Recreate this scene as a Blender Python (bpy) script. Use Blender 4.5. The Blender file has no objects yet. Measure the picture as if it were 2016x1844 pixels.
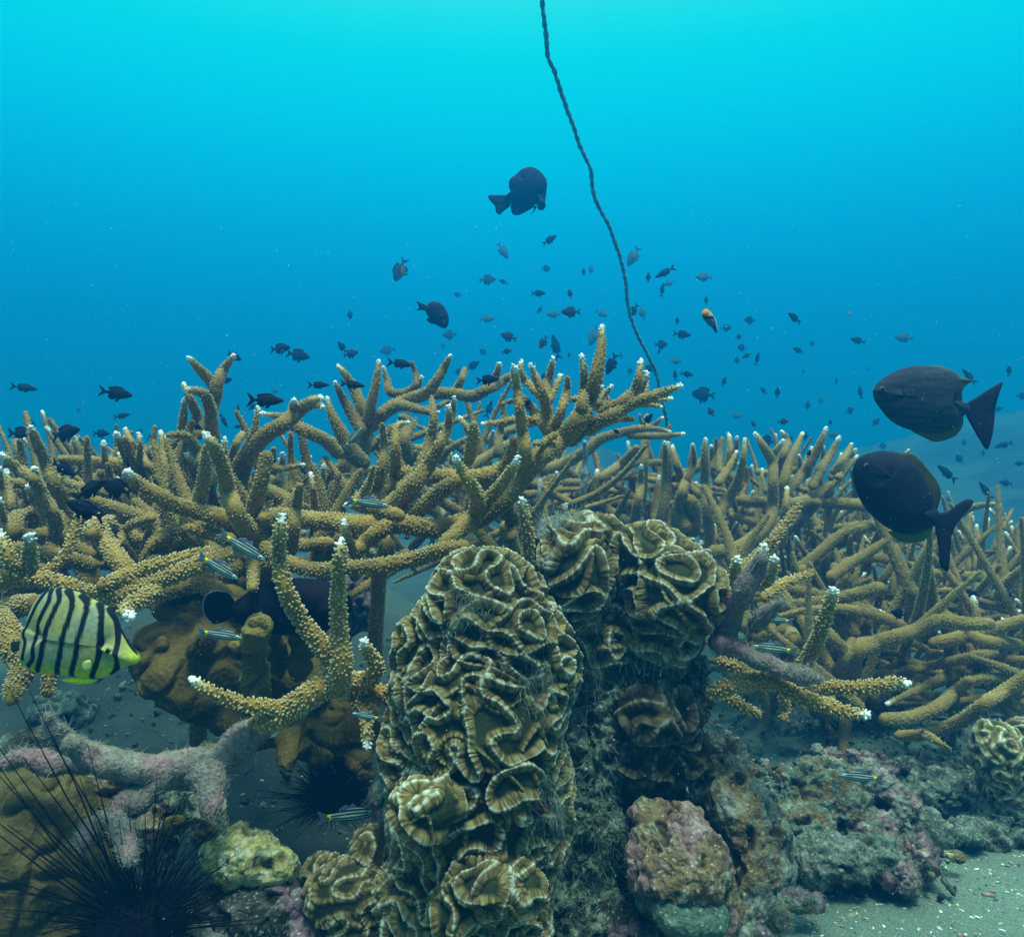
import bpy, math, random
import numpy as np
random.seed(7)
rng = np.random.default_rng(11)
C = bpy.context.scene.collection
S = bpy.context.scene
R = math.radians
# ---------------------------------------------------------------- camera, world, sun, exposure
CZ = 0.72                      # camera height above the sand, metres
F_ = 1500.0                    # focal length in units of a 2016-wide picture
cam_d = bpy.data.cameras.new('camera')
cam = bpy.data.objects.new('camera', cam_d); C.objects.link(cam)
cam.location = (0, 0, CZ); cam.rotation_euler = (R(90), 0, 0)
cam_d.sensor_width = 36.0; cam_d.lens = 36.0*F_/2016.0
cam_d.clip_start = 0.02; cam_d.clip_end = 200
S.camera = cam
SUN_EL, SUN_AZ = R(74), R(-72)
W = bpy.data.worlds.new('World'); S.world = W; W.use_nodes = True
nt = W.node_tree; nt.nodes.clear()
wo = nt.nodes.new('ShaderNodeOutputWorld'); bg = nt.nodes.new('ShaderNodeBackground')
tc = nt.nodes.new('ShaderNodeTexCoord'); sp = nt.nodes.new('ShaderNodeSeparateXYZ')
mr = nt.nodes.new('ShaderNodeMapRange'); mr.inputs[1].default_value = -1; mr.inputs[2].default_value = 1
rp = nt.nodes.new('ShaderNodeValToRGB'); cr = rp.color_ramp; cr.interpolation = 'B_SPLINE'
def zz(z): return (z+1)/2
stops = [(zz(-1.0), (0.002, 0.03, 0.06)), (zz(-0.25), (0.002, 0.09, 0.20)), (zz(0.0), (0.001, 0.11, 0.25)),
         (zz(0.14), (0.001, 0.23, 0.55)), (zz(0.30), (0.001, 0.48, 0.93)), (zz(0.45), (0.001, 0.84, 0.96)),
         (zz(0.56), (0.01, 0.95, 0.88)), (zz(0.80), (0.75, 1.0, 0.90)), (1.0, (1.0, 1.0, 0.90))]
while len(cr.elements) < len(stops): cr.elements.new(0.5)
for e, (p, c) in zip(cr.elements, stops): e.position = p; e.color = (*c, 1)
st = nt.nodes.new('ShaderNodeMapRange'); st.inputs[1].default_value = 0.60; st.inputs[2].default_value = 0.95
st.inputs[3].default_value = 1.0; st.inputs[4].default_value = 3.2; st.interpolation_type = 'SMOOTHSTEP'
nt.links.new(tc.outputs['Generated'], sp.inputs[0]); nt.links.new(sp.outputs[2], mr.inputs[0])
nt.links.new(mr.outputs[0], rp.inputs[0]); nt.links.new(rp.outputs[0], bg.inputs[0])
# background dimmed towards -y at low angles, an added darkening of camera-facing sides
dm = nt.nodes.new('ShaderNodeMapRange'); dm.inputs[1].default_value = 0.25; dm.inputs[2].default_value = -0.5
dm.inputs[3].default_value = 1.0; dm.inputs[4].default_value = 0.15; dm.interpolation_type = 'SMOOTHSTEP'
hi = nt.nodes.new('ShaderNodeMapRange'); hi.inputs[1].default_value = 0.65; hi.inputs[2].default_value = 0.95
mxw = nt.nodes.new('ShaderNodeMix'); mxw.data_type = 'FLOAT'; mxw.inputs[3].default_value = 1.0
mlw = nt.nodes.new('ShaderNodeMath'); mlw.operation = 'MULTIPLY'
nt.links.new(sp.outputs[1], dm.inputs[0]); nt.links.new(sp.outputs[2], hi.inputs[0]); nt.links.new(hi.outputs[0], mxw.inputs[0]); nt.links.new(dm.outputs[0], mxw.inputs[2])
nt.links.new(sp.outputs[2], st.inputs[0]); nt.links.new(st.outputs[0], mlw.inputs[0]); nt.links.new(mxw.outputs[0], mlw.inputs[1]); nt.links.new(mlw.outputs[0], bg.inputs[1])
nt.links.new(bg.outputs[0], wo.inputs[0])
sd = bpy.data.lights.new('sun', 'SUN'); sd.energy = 4.2; sd.angle = R(14); sd.color = (1.0, 0.97, 0.86)
so = bpy.data.objects.new('sun', sd); C.objects.link(so)
so.rotation_euler = (R(90)-SUN_EL, 0, SUN_AZ+R(90)); so.location = (0, 0, 4)
S.view_settings.view_transform = 'Standard'; S.view_settings.look = 'None'
S.view_settings.exposure = 0.0; S.view_settings.gamma = 1.0
S.cycles.max_bounces = 5; S.cycles.diffuse_bounces = 3; S.cycles.glossy_bounces = 2
S.cycles.transparent_max_bounces = 6; S.cycles.volume_bounces = 0

# ---------------------------------------------------------------- helpers
def P(u, v, d):
    return np.array([(u-1008)/F_*d, d, CZ-(v-922)/F_*d])
ZOFF = {1: (0, 604.8), 2: (645.1, 604.8), 3: (1290.2, 604.8), 4: (0, 1199.1), 5: (645.1, 1199.1), 6: (1290.2, 1199.1), 7: (645.1, 282.2)}
def ZU(k, x, y):
    if k == 8: return 1209.6+.4*x, 443.5+.4*y
    if k == 0: return x, y
    a, b = ZOFF[k]; return a+.36*x, b+.36*y
def tag(o, label=None, cat=None, group=None, kind=None):
    if label: o['label'] = label
    if cat: o['category'] = cat
    if group: o['group'] = group
    if kind: o['kind'] = kind
    return o
def empty(name, loc=(0, 0, 0)):
    o = bpy.data.objects.new(name, None); C.objects.link(o); o.location = loc
    o.empty_display_size = 0.02
    return o
def mk(name, V, F, m, parent=None, col=None, smooth=True, origin=None):
    """V (n,3); F list of int arrays (k,3)/(k,4); one mesh object"""
    V = np.asarray(V, float)
    if origin is None: origin = parent_loc(parent)
    if not isinstance(F, (list, tuple)): F = [F]
    F = [np.asarray(f, np.int32) for f in F if len(f)]
    me = bpy.data.meshes.new(name)
    nl = sum(f.size for f in F); nf = sum(len(f) for f in F)
    me.vertices.add(len(V)); me.vertices.foreach_set('co', (V-np.asarray(origin)).astype(np.float32).ravel())
    me.loops.add(nl); me.loops.foreach_set('vertex_index', np.concatenate([f.ravel() for f in F]))
    me.polygons.add(nf)
    tot = np.concatenate([np.full(len(f), f.shape[1], np.int32) for f in F])
    me.polygons.foreach_set('loop_start', np.concatenate([[0], np.cumsum(tot)[:-1]]).astype(np.int32))
    me.polygons.foreach_set('loop_total', tot)
    if smooth: me.polygons.foreach_set('use_smooth', np.ones(nf, bool))
    me.update(calc_edges=True)
    if col is not None:
        ca = me.color_attributes.new('col', 'FLOAT_COLOR', 'POINT')
        cc = np.ones((len(V), 4), np.float32); cc[:, :3] = col
        ca.data.foreach_set('color', cc.ravel())
    me.materials.append(m)
    o = bpy.data.objects.new(name, me); C.objects.link(o)
    if parent is not None: o.parent = parent
    else: o.location = origin
    return o
def parent_loc(p):
    if p is None: return np.zeros(3)
    l = np.array(p.location, float)
    q = p.parent
    while q is not None: l = l+np.array(q.location); q = q.parent
    return l
_T = np.random.default_rng(3).random(65536).astype(np.float32)
def vnoise(Q, f=1.0, seed=0):
    Q = np.asarray(Q)*f+seed*17.31+1000.0
    i = np.floor(Q).astype(np.int64); t = Q-i; t = t*t*(3-2*t)
    def h(a, b, c): return _T[((a*73856093) ^ (b*19349663) ^ (c*83492791)) & 65535]
    r = 0
    for dx in (0, 1):
        wx = t[:, 0] if dx else 1-t[:, 0]
        for dy in (0, 1):
            wy = t[:, 1] if dy else 1-t[:, 1]
            for dz in (0, 1):
                wz = t[:, 2] if dz else 1-t[:, 2]
                r = r+wx*wy*wz*h(i[:, 0]+dx, i[:, 1]+dy, i[:, 2]+dz)
    return r*2-1
def fbm(Q, f, o=4, seed=0, g=0.5):
    a = 1.0; r = 0; s = 0
    for k in range(o):
        r = r+a*vnoise(Q, f*2**k, seed+k); s += a; a *= g
    return r/s
def sst(x, a, b):
    t = np.clip((x-a)/(b-a), 0, 1); return t*t*(3-2*t)
def mixc(a, b, t):
    t = np.asarray(t)[:, None]; return np.asarray(a)*(1-t)+np.asarray(b)*t
def vnormals(V, F):
    N = np.zeros_like(V)
    for f in F:
        if len(f) == 0: continue
        a = V[f[:, 0]]; b = V[f[:, 1]]; c = V[f[:, 2]]
        n = np.cross(b-a, c-a)
        if f.shape[1] == 4: n = np.cross(V[f[:, 2]]-V[f[:, 0]], V[f[:, 3]]-V[f[:, 1]])
        for k in range(f.shape[1]):
            for j in range(3): N[:, j] += np.bincount(f[:, k], n[:, j], len(V))
    return N/np.maximum(np.linalg.norm(N, axis=1, keepdims=True), 1e-12)
def mat(name, base=None, rough=0.85, spec=0.25, bump=(200, 0.3, 0.002), var=0.25, vscale=60, sss=0):
    m = bpy.data.materials.new(name); m.use_nodes = True
    n = m.node_tree; L = n.links.new
    bs = n.nodes['Principled BSDF']
    bs.inputs['Roughness'].default_value = rough
    bs.inputs['Specular IOR Level'].default_value = spec
    tcn = n.nodes.new('ShaderNodeTexCoord')
    ns = n.nodes.new('ShaderNodeTexNoise'); ns.inputs['Scale'].default_value = vscale; ns.inputs['Detail'].default_value = 5
    L(tcn.outputs['Object'], ns.inputs['Vector'])
    mrn = n.nodes.new('ShaderNodeMapRange'); mrn.inputs[1].default_value = 0.3; mrn.inputs[2].default_value = 0.7
    mrn.inputs[3].default_value = 1-var; mrn.inputs[4].default_value = 1+var
    L(ns.outputs[0], mrn.inputs[0])
    mx = n.nodes.new('ShaderNodeVectorMath'); mx.operation = 'SCALE'
    if base is None:
        at = n.nodes.new('ShaderNodeAttribute'); at.attribute_name = 'col'; L(at.outputs['Color'], mx.inputs[0])
    else:
        mx.inputs[0].default_value = base
    L(mrn.outputs[0], mx.inputs['Scale']); L(mx.outputs[0], bs.inputs['Base Color'])
    if bump:
        bn = n.nodes.new('ShaderNodeTexNoise'); bn.inputs['Scale'].default_value = bump[0]; bn.inputs['Detail'].default_value = 4
        L(tcn.outputs['Object'], bn.inputs['Vector'])
        bp = n.nodes.new('ShaderNodeBump'); bp.inputs['Strength'].default_value = bump[1]; bp.inputs['Distance'].default_value = bump[2]
        L(bn.outputs[0], bp.inputs['Height']); L(bp.outputs[0], bs.inputs['Normal'])
    return m
M = {}
M['coral'] = mat('staghorn_coral_skin', bump=(420, 0.5, 0.0015), var=0.22, vscale=90)
M['far_coral'] = mat('distant_coral_skin', bump=(260, 0.6, 0.003), var=0.3, vscale=70)
M['brain'] = mat('brain_coral_skin', bump=(700, 0.3, 0.0008), var=0.18, vscale=160)
M['rock'] = mat('encrusted_rock', bump=(240, 0.9, 0.004), var=0.4, vscale=150)
M['lobe'] = mat('smooth_coral_skin', bump=(600, 0.4, 0.001), var=0.2, vscale=300)
M['fuzz'] = mat('turf_algae', bump=None, var=0.3, vscale=200, rough=0.9)
M['fish'] = mat('fish_skin', bump=(900, 0.35, 0.0006), var=0.22, vscale=220, rough=0.8, spec=0.12)
M['urchin'] = mat('urchin_black', base=(0.004, 0.004, 0.009), bump=None, var=0.2, rough=0.9, spec=0.05)
M['snow'] = mat('drifting_particles', base=(0.75, 0.85, 0.85), bump=None, var=0.1)
M['rope'] = mat('algae_covered_rope', base=(0.07, 0.33, 0.40), bump=(300, 0.8, 0.004), var=0.5, vscale=80)
# ---- remeshed union of ellipsoids and capsules
def _sph(nu=20, nv=12):
    V = [(0, 0, 1.0)]
    for j in range(1, nv):
        for i in range(nu):
            a = 2*math.pi*i/nu; b = math.pi*j/nv
            V.append((math.sin(b)*math.cos(a), math.sin(b)*math.sin(a), math.cos(b)))
    V.append((0, 0, -1.0)); F3 = []; F4 = []
    for i in range(nu):
        F3.append((0, 1+i, 1+(i+1) % nu))
        b = 1+(nv-2)*nu; F3.append((len(V)-1, b+(i+1) % nu, b+i))
        for j in range(nv-2):
            a = 1+j*nu+i; a2 = 1+j*nu+(i+1) % nu; F4.append((a, a+nu, a2+nu, a2))
    return np.array(V), np.array(F3), np.array(F4)
_SV, _S3, _S4 = _sph()
def ell(u, v, ru, rv, d, rd=None, rot=0.0):
    """ellipsoid given at picture position and radii, depth d; rot turns it in the x-z plane (degrees)"""
    c = P(u, v, d); a = ru/F_*d; b = rv/F_*d; rd = (a+b)/2 if rd is None else rd
    return ('e', c, (a, rd, b), rot)
def cap(p, q, r0, r1):
    return ('c', np.asarray(p, float), np.asarray(q, float), r0, r1)
def union(shapes, voxel, smooth=6):
    Vs = []; F3 = []; F4 = []; n = 0
    for s in shapes:
        if s[0] == 'e':
            X = _SV*np.array(s[2]); a = R(s[3]); ca, sa = math.cos(a), math.sin(a)
            X = np.stack([X[:, 0]*ca+X[:, 2]*sa, X[:, 1], -X[:, 0]*sa+X[:, 2]*ca], 1)+s[1]
            lst = [X]
        else:
            L = np.linalg.norm(s[2]-s[1]); k = max(2, int(L/(0.35*min(s[3], s[4])))+1)
            lst = [_SV*(s[3]*(1-t)+s[4]*t)+s[1]*(1-t)+s[2]*t for t in np.linspace(0, 1, k)]
        for X in lst:
            Vs.append(X); F3.append(_S3+n); F4.append(_S4+n); n += len(X)
    o = mk('tmp', np.concatenate(Vs), [np.concatenate(F3), np.concatenate(F4)], M['rock'])
    md = o.modifiers.new('r', 'REMESH'); md.mode = 'VOXEL'; md.voxel_size = voxel
    dg = bpy.context.evaluated_depsgraph_get(); dg.update()
    ev = o.evaluated_get(dg); me = ev.to_mesh()
    V = np.empty(len(me.vertices)*3, np.float32); me.vertices.foreach_get('co', V); V = V.reshape(-1, 3).astype(float)
    lt = np.empty(len(me.polygons), np.int32); me.polygons.foreach_get('loop_total', lt)
    li = np.empty(len(me.loops), np.int32); me.loops.foreach_get('vertex_index', li)
    ls = np.concatenate([[0], np.cumsum(lt)[:-1]])
    Fq = np.stack([li[ls[lt == 4]+k] for k in range(4)], 1) if (lt == 4).any() else np.zeros((0, 4), int)
    Ft = np.stack([li[ls[lt == 3]+k] for k in range(3)], 1) if (lt == 3).any() else np.zeros((0, 3), int)
    ev.to_mesh_clear(); me0 = o.data; bpy.data.objects.remove(o); bpy.data.meshes.remove(me0)
    F = [Fq, Ft]
    E = np.concatenate([Fq[:, [0, 1]], Fq[:, [1, 2]], Fq[:, [2, 3]], Fq[:, [3, 0]]]+([Ft[:, [0, 1]], Ft[:, [1, 2]], Ft[:, [2, 0]]] if len(Ft) else []))
    deg = np.maximum(np.bincount(E[:, 0], minlength=len(V))+np.bincount(E[:, 1], minlength=len(V)), 1)
    for _ in range(smooth):
        A = np.stack([np.bincount(E[:, 0], V[E[:, 1], j], len(V))+np.bincount(E[:, 1], V[E[:, 0], j], len(V)) for j in range(3)], 1)/deg[:, None]
        V = V*0.4+A*0.6
    return V, F, vnormals(V, F)
# ---- short curved strands of turf algae on a surface
def strands(Pt, N, L, r, droop=0.2, wild=0.6, seg=3, seed=0):
    g = np.random.default_rng(seed); n = len(Pt)
    D = N+g.normal(0, wild, (n, 3)); D /= np.linalg.norm(D, axis=1, keepdims=True)
    A = np.cross(D, g.normal(0, 1, (n, 3))); A /= np.linalg.norm(A, axis=1, keepdims=True)
    Bv = np.cross(D, A); L = L*(0.4+g.random(n)*0.9); curve = g.normal(0, 0.55, (n, 1))
    V = []
    for k in range(seg+1):
        t = k/seg; c = Pt+D*(L*t)[:, None]+A*curve*(L*t*t)[:, None]+np.array([0, 0, -1])*(droop*L*t*t)[:, None]
        rr = r*(1-0.75*t)
        for a in range(3):
            ang = a*2.0944; V.append(c+A*(rr*math.cos(ang))+Bv*(rr*math.sin(ang)))
    V = np.stack(V, 1).reshape(-1, 3); m = 3*(seg+1)
    q = []
    for k in range(seg):
        for a in range(3):
            q.append((k*3+a, k*3+(a+1) % 3, (k+1)*3+(a+1) % 3, (k+1)*3+a))
    q = np.array(q); F4 = (np.arange(n)[:, None, None]*m+q[None]).reshape(-1, 4)
    F3 = np.arange(n)[:, None]*m+np.array([[m-3, m-2, m-1]])
    return V, [F4, F3], m
def pick(V, F, N, n, seed=0, w=None):
    g = np.random.default_rng(seed)
    if w is None: i = g.integers(0, len(V), n)
    else: i = g.choice(len(V), n, p=w/w.sum())
    return V[i]+g.normal(0, 0.0006, (n, 3)), N[i], i
def add_fuzz(parent, V, F, N, n, L, r, ca, cb, seed=0, w=None, name='turf_algae', **k):
    p, nn, i = pick(V, F, N, n, seed, w)
    SV, SF, m = strands(p, nn, L, r, seed=seed, **k)
    g = np.random.default_rng(seed+5); t = g.random(n)
    col = np.repeat(mixc(ca, cb, t), m, axis=0)
    o = mk(name, SV, SF, M['fuzz'], parent, col); o['kind'] = 'stuff'
    return o
# ---------------------------------------------------------------- setting: seabed, water haze
def seabed_z(X, Y):
    Q = np.stack([X, Y, np.zeros_like(X)], 1)
    z = 0.035*fbm(Q, 1.1, 3, 2)
    far = sst(Y, 4, 14)
    z += far*(0.25+0.55*np.clip(fbm(Q, 0.35, 4, 9)+0.25, 0, 1))
    # the long reef slope that rises at the far right, and lower mounds far left and centre
    z += 1.15*np.exp(-((X-7.6)/2.9)**2-((Y-12)/3.2)**2)
    z += 0.55*np.exp(-((X-0.3)/2.9)**2-((Y-12)/2.6)**2)
    z += 0.55*np.exp(-((X+8)/3.6)**2-((Y-12.5)/2.8)**2)
    z += 0.35*np.exp(-((X+0.95)/0.55)**2-((Y-3.0)/0.6)**2)*(1+0.5*fbm(Q, 3, 3, 4))
    rough = sst(Y, 2.6, 4.0)
    z += rough*0.07*fbm(Q, 4.0, 4, 5)
    z += 0.016*fbm(Q, 9, 4, 6)+0.004*np.sin(34*(X*.5+Y)+3*fbm(Q, 2.5, 2, 12))*sst(-Y, -3, -2)
    return z
nx, ny = 560, 900
gx = np.linspace(-1, 1, nx); gy = np.linspace(0, 1, ny)
GY = -2.6+29.5*(0.12*gy+0.88*gy**2.1)
GX = 21*np.sign(gx)*(0.25*np.abs(gx)+0.75*np.abs(gx)**2.2)
XX, YY = np.meshgrid(GX, GY)
V = np.stack([XX.ravel(), YY.ravel(), np.zeros(nx*ny)], 1)
V[:, 2] = seabed_z(V[:, 0], V[:, 1])
i = np.arange(nx*ny).reshape(ny, nx)
F = np.stack([i[:-1, :-1].ravel(), i[:-1, 1:].ravel(), i[1:, 1:].ravel(), i[1:, :-1].ravel()], 1)
t = np.maximum(sst(V[:, 1], 2.3, 3.2), sst(V[:, 1]-V[:, 0]*1.3, 1.3, 1.9)*sst(-V[:, 0], -.15, .2))*(.75+.25*sst(fbm(V, 1.5, 3, 8), -0.3, 0.3))  # left and far seabed coloured darker: rubble tone plus painted-in shade
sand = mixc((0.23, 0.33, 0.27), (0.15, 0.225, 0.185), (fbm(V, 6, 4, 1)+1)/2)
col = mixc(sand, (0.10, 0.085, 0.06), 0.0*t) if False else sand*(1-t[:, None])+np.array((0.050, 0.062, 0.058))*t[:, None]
m = mat('sand', bump=(260, 1.0, 0.010), var=0.45, vscale=420)
n_ = m.node_tree
vo = n_.nodes.new('ShaderNodeTexVoronoi'); vo.inputs['Scale'].default_value = 95
tcx = n_.nodes.new('ShaderNodeTexCoord'); n_.links.new(tcx.outputs['Object'], vo.inputs['Vector'])
lt_ = n_.nodes.new('ShaderNodeMapRange'); lt_.inputs[1].default_value = 0.05; lt_.inputs[2].default_value = 0.16
lt_.inputs[3].default_value = 1; lt_.inputs[4].default_value = 0; n_.links.new(vo.outputs['Distance'], lt_.inputs[0])
wn = n_.nodes.new('ShaderNodeSeparateColor'); n_.links.new(vo.outputs['Color'], wn.inputs[0])
gt = n_.nodes.new('ShaderNodeMath'); gt.operation = 'GREATER_THAN'; gt.inputs[1].default_value = 0.72; n_.links.new(wn.outputs[0], gt.inputs[0])
ml = n_.nodes.new('ShaderNodeMath'); ml.operation = 'MULTIPLY'; n_.links.new(lt_.outputs[0], ml.inputs[0]); n_.links.new(gt.outputs[0], ml.inputs[1])
mxn = n_.nodes.new('ShaderNodeMix'); mxn.data_type = 'RGBA'; n_.links.new(ml.outputs[0], mxn.inputs[0])
bsd = n_.nodes['Principled BSDF']; src = bsd.inputs['Base Color'].links[0].from_socket
n_.links.new(src, mxn.inputs[6]); mxn.inputs[7].default_value = (0.55, 0.6, 0.52, 1); n_.links.new(mxn.outputs[2], bsd.inputs['Base Color'])
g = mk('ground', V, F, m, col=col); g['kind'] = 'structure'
# haze
hz = bpy.data.meshes.new('haze'); a, b, c0, c1 = 22.0, 27.5, -1.3, 2.9
hv = [(-a, -3.2, c0), (a, -3.2, c0), (a, b, c0), (-a, b, c0), (-a, -3.2, c1), (a, -3.2, c1), (a, b, c1), (-a, b, c1)]
hz.from_pydata(hv, [], [(0, 3, 2, 1), (4, 5, 6, 7), (0, 1, 5, 4), (1, 2, 6, 5), (2, 3, 7, 6), (3, 0, 4, 7)]); hz.update()
hm = bpy.data.materials.new('water_haze'); hm.use_nodes = True; hn = hm.node_tree; hn.nodes.clear()
ho = hn.nodes.new('ShaderNodeOutputMaterial'); pv = hn.nodes.new('ShaderNodeVolumePrincipled')
pv.inputs['Density'].default_value = 0.15; pv.inputs['Color'].default_value = (0.003, 0.235, 0.69, 1)
pv.inputs['Absorption Color'].default_value = (0.0, 0.30, 0.42, 1)
pv.inputs['Anisotropy'].default_value = 0.3; pv.inputs['Density Attribute'].default_value = ''
hn.links.new(pv.outputs[0], ho.inputs['Volume']); hz.materials.append(hm)
try: hm.cycles.homogeneous_volume = True
except Exception: pass
ho_ = bpy.data.objects.new('haze', hz); C.objects.link(ho_); ho_['kind'] = 'stuff'
# ---------------------------------------------------------------- staghorn corals
BROWN = np.array((0.36, 0.235, 0.055)); BROWN2 = np.array((0.22, 0.142, 0.032)); PALE = np.array((0.66, 0.58, 0.33)); WHITE = np.array((0.85, 0.92, 0.90))
DEAD = np.array((0.21, 0.175, 0.155)); DEADG = np.array((0.19, 0.19, 0.165))
def crom(Pp, n):
    Pp = np.asarray(Pp, float)
    if len(Pp) == 2: Pp = np.array([Pp[0], (Pp[0]+Pp[1])/2, Pp[1]])
    A = np.vstack([2*Pp[0]-Pp[1], Pp, 2*Pp[-1]-Pp[-2]]); out = []
    seg = len(Pp)-1; ts = np.linspace(0, seg, n)
    for t in ts:
        k = min(int(t), seg-1); u = t-k; p0, p1, p2, p3 = A[k:k+4]
        out.append(0.5*((2*p1)+(-p0+p2)*u+(2*p0-5*p1+4*p2-p3)*u*u+(-p0+3*p1-3*p2+p3)*u**3))
    return np.array(out)
def tube_data(Pr, seg, step, rough=0.10, capend=True, seed=0, rf=40):
    """Pr: (n,4) centre and radius, first point = the free tip. returns V, F, per-vertex length from tip, ring frames"""
    L = np.linalg.norm(np.diff(Pr[:, :3], axis=0), axis=1).sum(); n = max(4, int(L/step)+1)
    Q = crom(Pr, n); c = Q[:, :3]; r = np.maximum(Q[:, 3], 0.0012)
    T = np.gradient(c, axis=0); T /= np.maximum(np.linalg.norm(T, axis=1, keepdims=True), 1e-9)
    up = np.array([0.3, 0.9, 0.2]); N0 = np.cross(T[0], up); N0 /= np.linalg.norm(N0); Ns = [N0]
    for k in range(1, n):
        a = Ns[-1]-T[k]*np.dot(Ns[-1], T[k]); a /= max(np.linalg.norm(a), 1e-9); Ns.append(a)
    Ns = np.array(Ns); Bs = np.cross(T, Ns); s = np.concatenate([[0], np.cumsum(np.linalg.norm(np.diff(c, axis=0), axis=1))])
    ang = np.arange(seg)*2*math.pi/seg
    X = c[:, None]+(Ns[:, None]*np.cos(ang)[None, :, None]+Bs[:, None]*np.sin(ang)[None, :, None])*r[:, None, None]
    V = X.reshape(-1, 3); nrm = (X-c[:, None]).reshape(-1, 3); nrm /= np.linalg.norm(nrm, axis=1, keepdims=True)
    V = V+nrm*(fbm(V, rf, 2, seed)*rough)[:, None]*np.repeat(r, seg)[:, None]
    i = np.arange(n*seg).reshape(n, seg); j = np.roll(i, -1, 1)
    F = np.stack([i[:-1].ravel(), i[1:].ravel(), j[1:].ravel(), j[:-1].ravel()], 1)
    F3 = []
    D = np.repeat(s, seg)
    for e, sg in ((0, -1), (n-1, 1)):                       # rounded ends
        base = len(V); rr = r[e]; rings = [(0.6, 0.8), (0.92, 0.4)]
        prev = i[e]
        for q, (h, w) in enumerate(rings):
            X2 = c[e]+T[e]*sg*h*rr*(0.9)+(Ns[e][None]*np.cos(ang)[:, None]+Bs[e][None]*np.sin(ang)[:, None])*rr*w
            V = np.vstack([V, X2]); cur = np.arange(base+q*seg, base+(q+1)*seg)
            a, b = prev, cur
            f = np.stack([a, np.roll(a, -1), np.roll(b, -1), b], 1)
            F = np.vstack([F, f if e == 0 else f[:, ::-1]]); prev = cur; D = np.concatenate([D, np.full(seg, s[e]-0.001 if e == 0 else s[e])])
        V = np.vstack([V, c[e]+T[e]*sg*rr*0.95]); D = np.append(D, s[e]); k = len(V)-1
        f = np.stack([prev, np.roll(prev, -1), np.full(seg, k)], 1); F3.append(f if e == 0 else f[:, ::-1])
    return V, F, np.concatenate(F3), D, (c, r, T, Ns, Bs, s)
def bumps(fr, spacing, rad, hgt, sides, seed, tilt=0.45, cupped=True):
    c, r, T, Ns, Bs, s = fr; g = np.random.default_rng(seed)
    pts = []; Lt = s[-1]; k = 0; pos = -0.3*r[0]
    pos = spacing*0.3
    while pos < Lt:
        rr = np.interp(pos, s, r); m = max(4, int(2*math.pi*rr/spacing)); a = (np.arange(m)+0.5*(k % 2)+g.normal(0, .2, m))*2*math.pi/m
        pts.append(np.stack([np.clip(pos+g.normal(0, spacing*.22, m), 0, Lt), a], 1)); pos += spacing*0.86; k += 1
    pts = np.concatenate(pts); pts = pts[g.random(len(pts)) > 0.05]
    q, a = pts[:, 0], pts[:, 1]
    I = lambda X: np.stack([np.interp(q, s, X[:, j]) for j in range(3)], 1)
    cc, TT, NN, BB = I(c), I(T), I(Ns), I(Bs); rr = np.interp(q, s, r)
    nn = NN*np.cos(a)[:, None]+BB*np.sin(a)[:, None]; p = cc+nn*(rr*0.97)[:, None]
    d = nn-TT*tilt; d /= np.linalg.norm(d, axis=1, keepdims=True)
    A = np.cross(d, TT); A /= np.maximum(np.linalg.norm(A, axis=1, keepdims=True), 1e-6); B2 = np.cross(d, A)
    sz = (0.7+0.6*g.random(len(p)))
    V = []; seg = sides
    prof = [(1.0, -0.15), (0.78, 0.62), (0.42, 1.0)] if cupped else [(1.0, -0.1), (0.5, 0.85)]
    for w, h in prof:
        for t in range(seg):
            an = 2*math.pi*t/seg
            V.append(p+d*(hgt*h*sz)[:, None]+A*(rad*w*math.cos(an)*sz)[:, None]+B2*(rad*w*math.sin(an)*sz)[:, None])
    V.append(p+d*(hgt*(0.86 if cupped else 1.05)*sz)[:, None]); m = len(V); V = np.stack(V, 1).reshape(-1, 3)
    q4 = []; q3 = []
    for k in range(len(prof)-1):
        for t in range(seg): q4.append((k*seg+t, k*seg+(t+1) % seg, (k+1)*seg+(t+1) % seg, (k+1)*seg+t))
    b0 = (len(prof)-1)*seg
    for t in range(seg): q3.append((b0+t, b0+(t+1) % seg, m-1))
    o = np.arange(len(p))[:, None, None]*m
    colw = np.zeros(m); colw[seg:2*seg] = 0.45 if cupped else 0.8
    if cupped: colw[2*seg:3*seg] = 1.0; colw[-1] = 0.55
    else: colw[-1] = 1
    return V, (o+np.array(q4)[None]).reshape(-1, 4), (o+np.array(q3)[None]).reshape(-1, 3), np.tile(colw, len(p)), np.repeat(q, m)
BR = [0]; RK = 0.74
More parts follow.
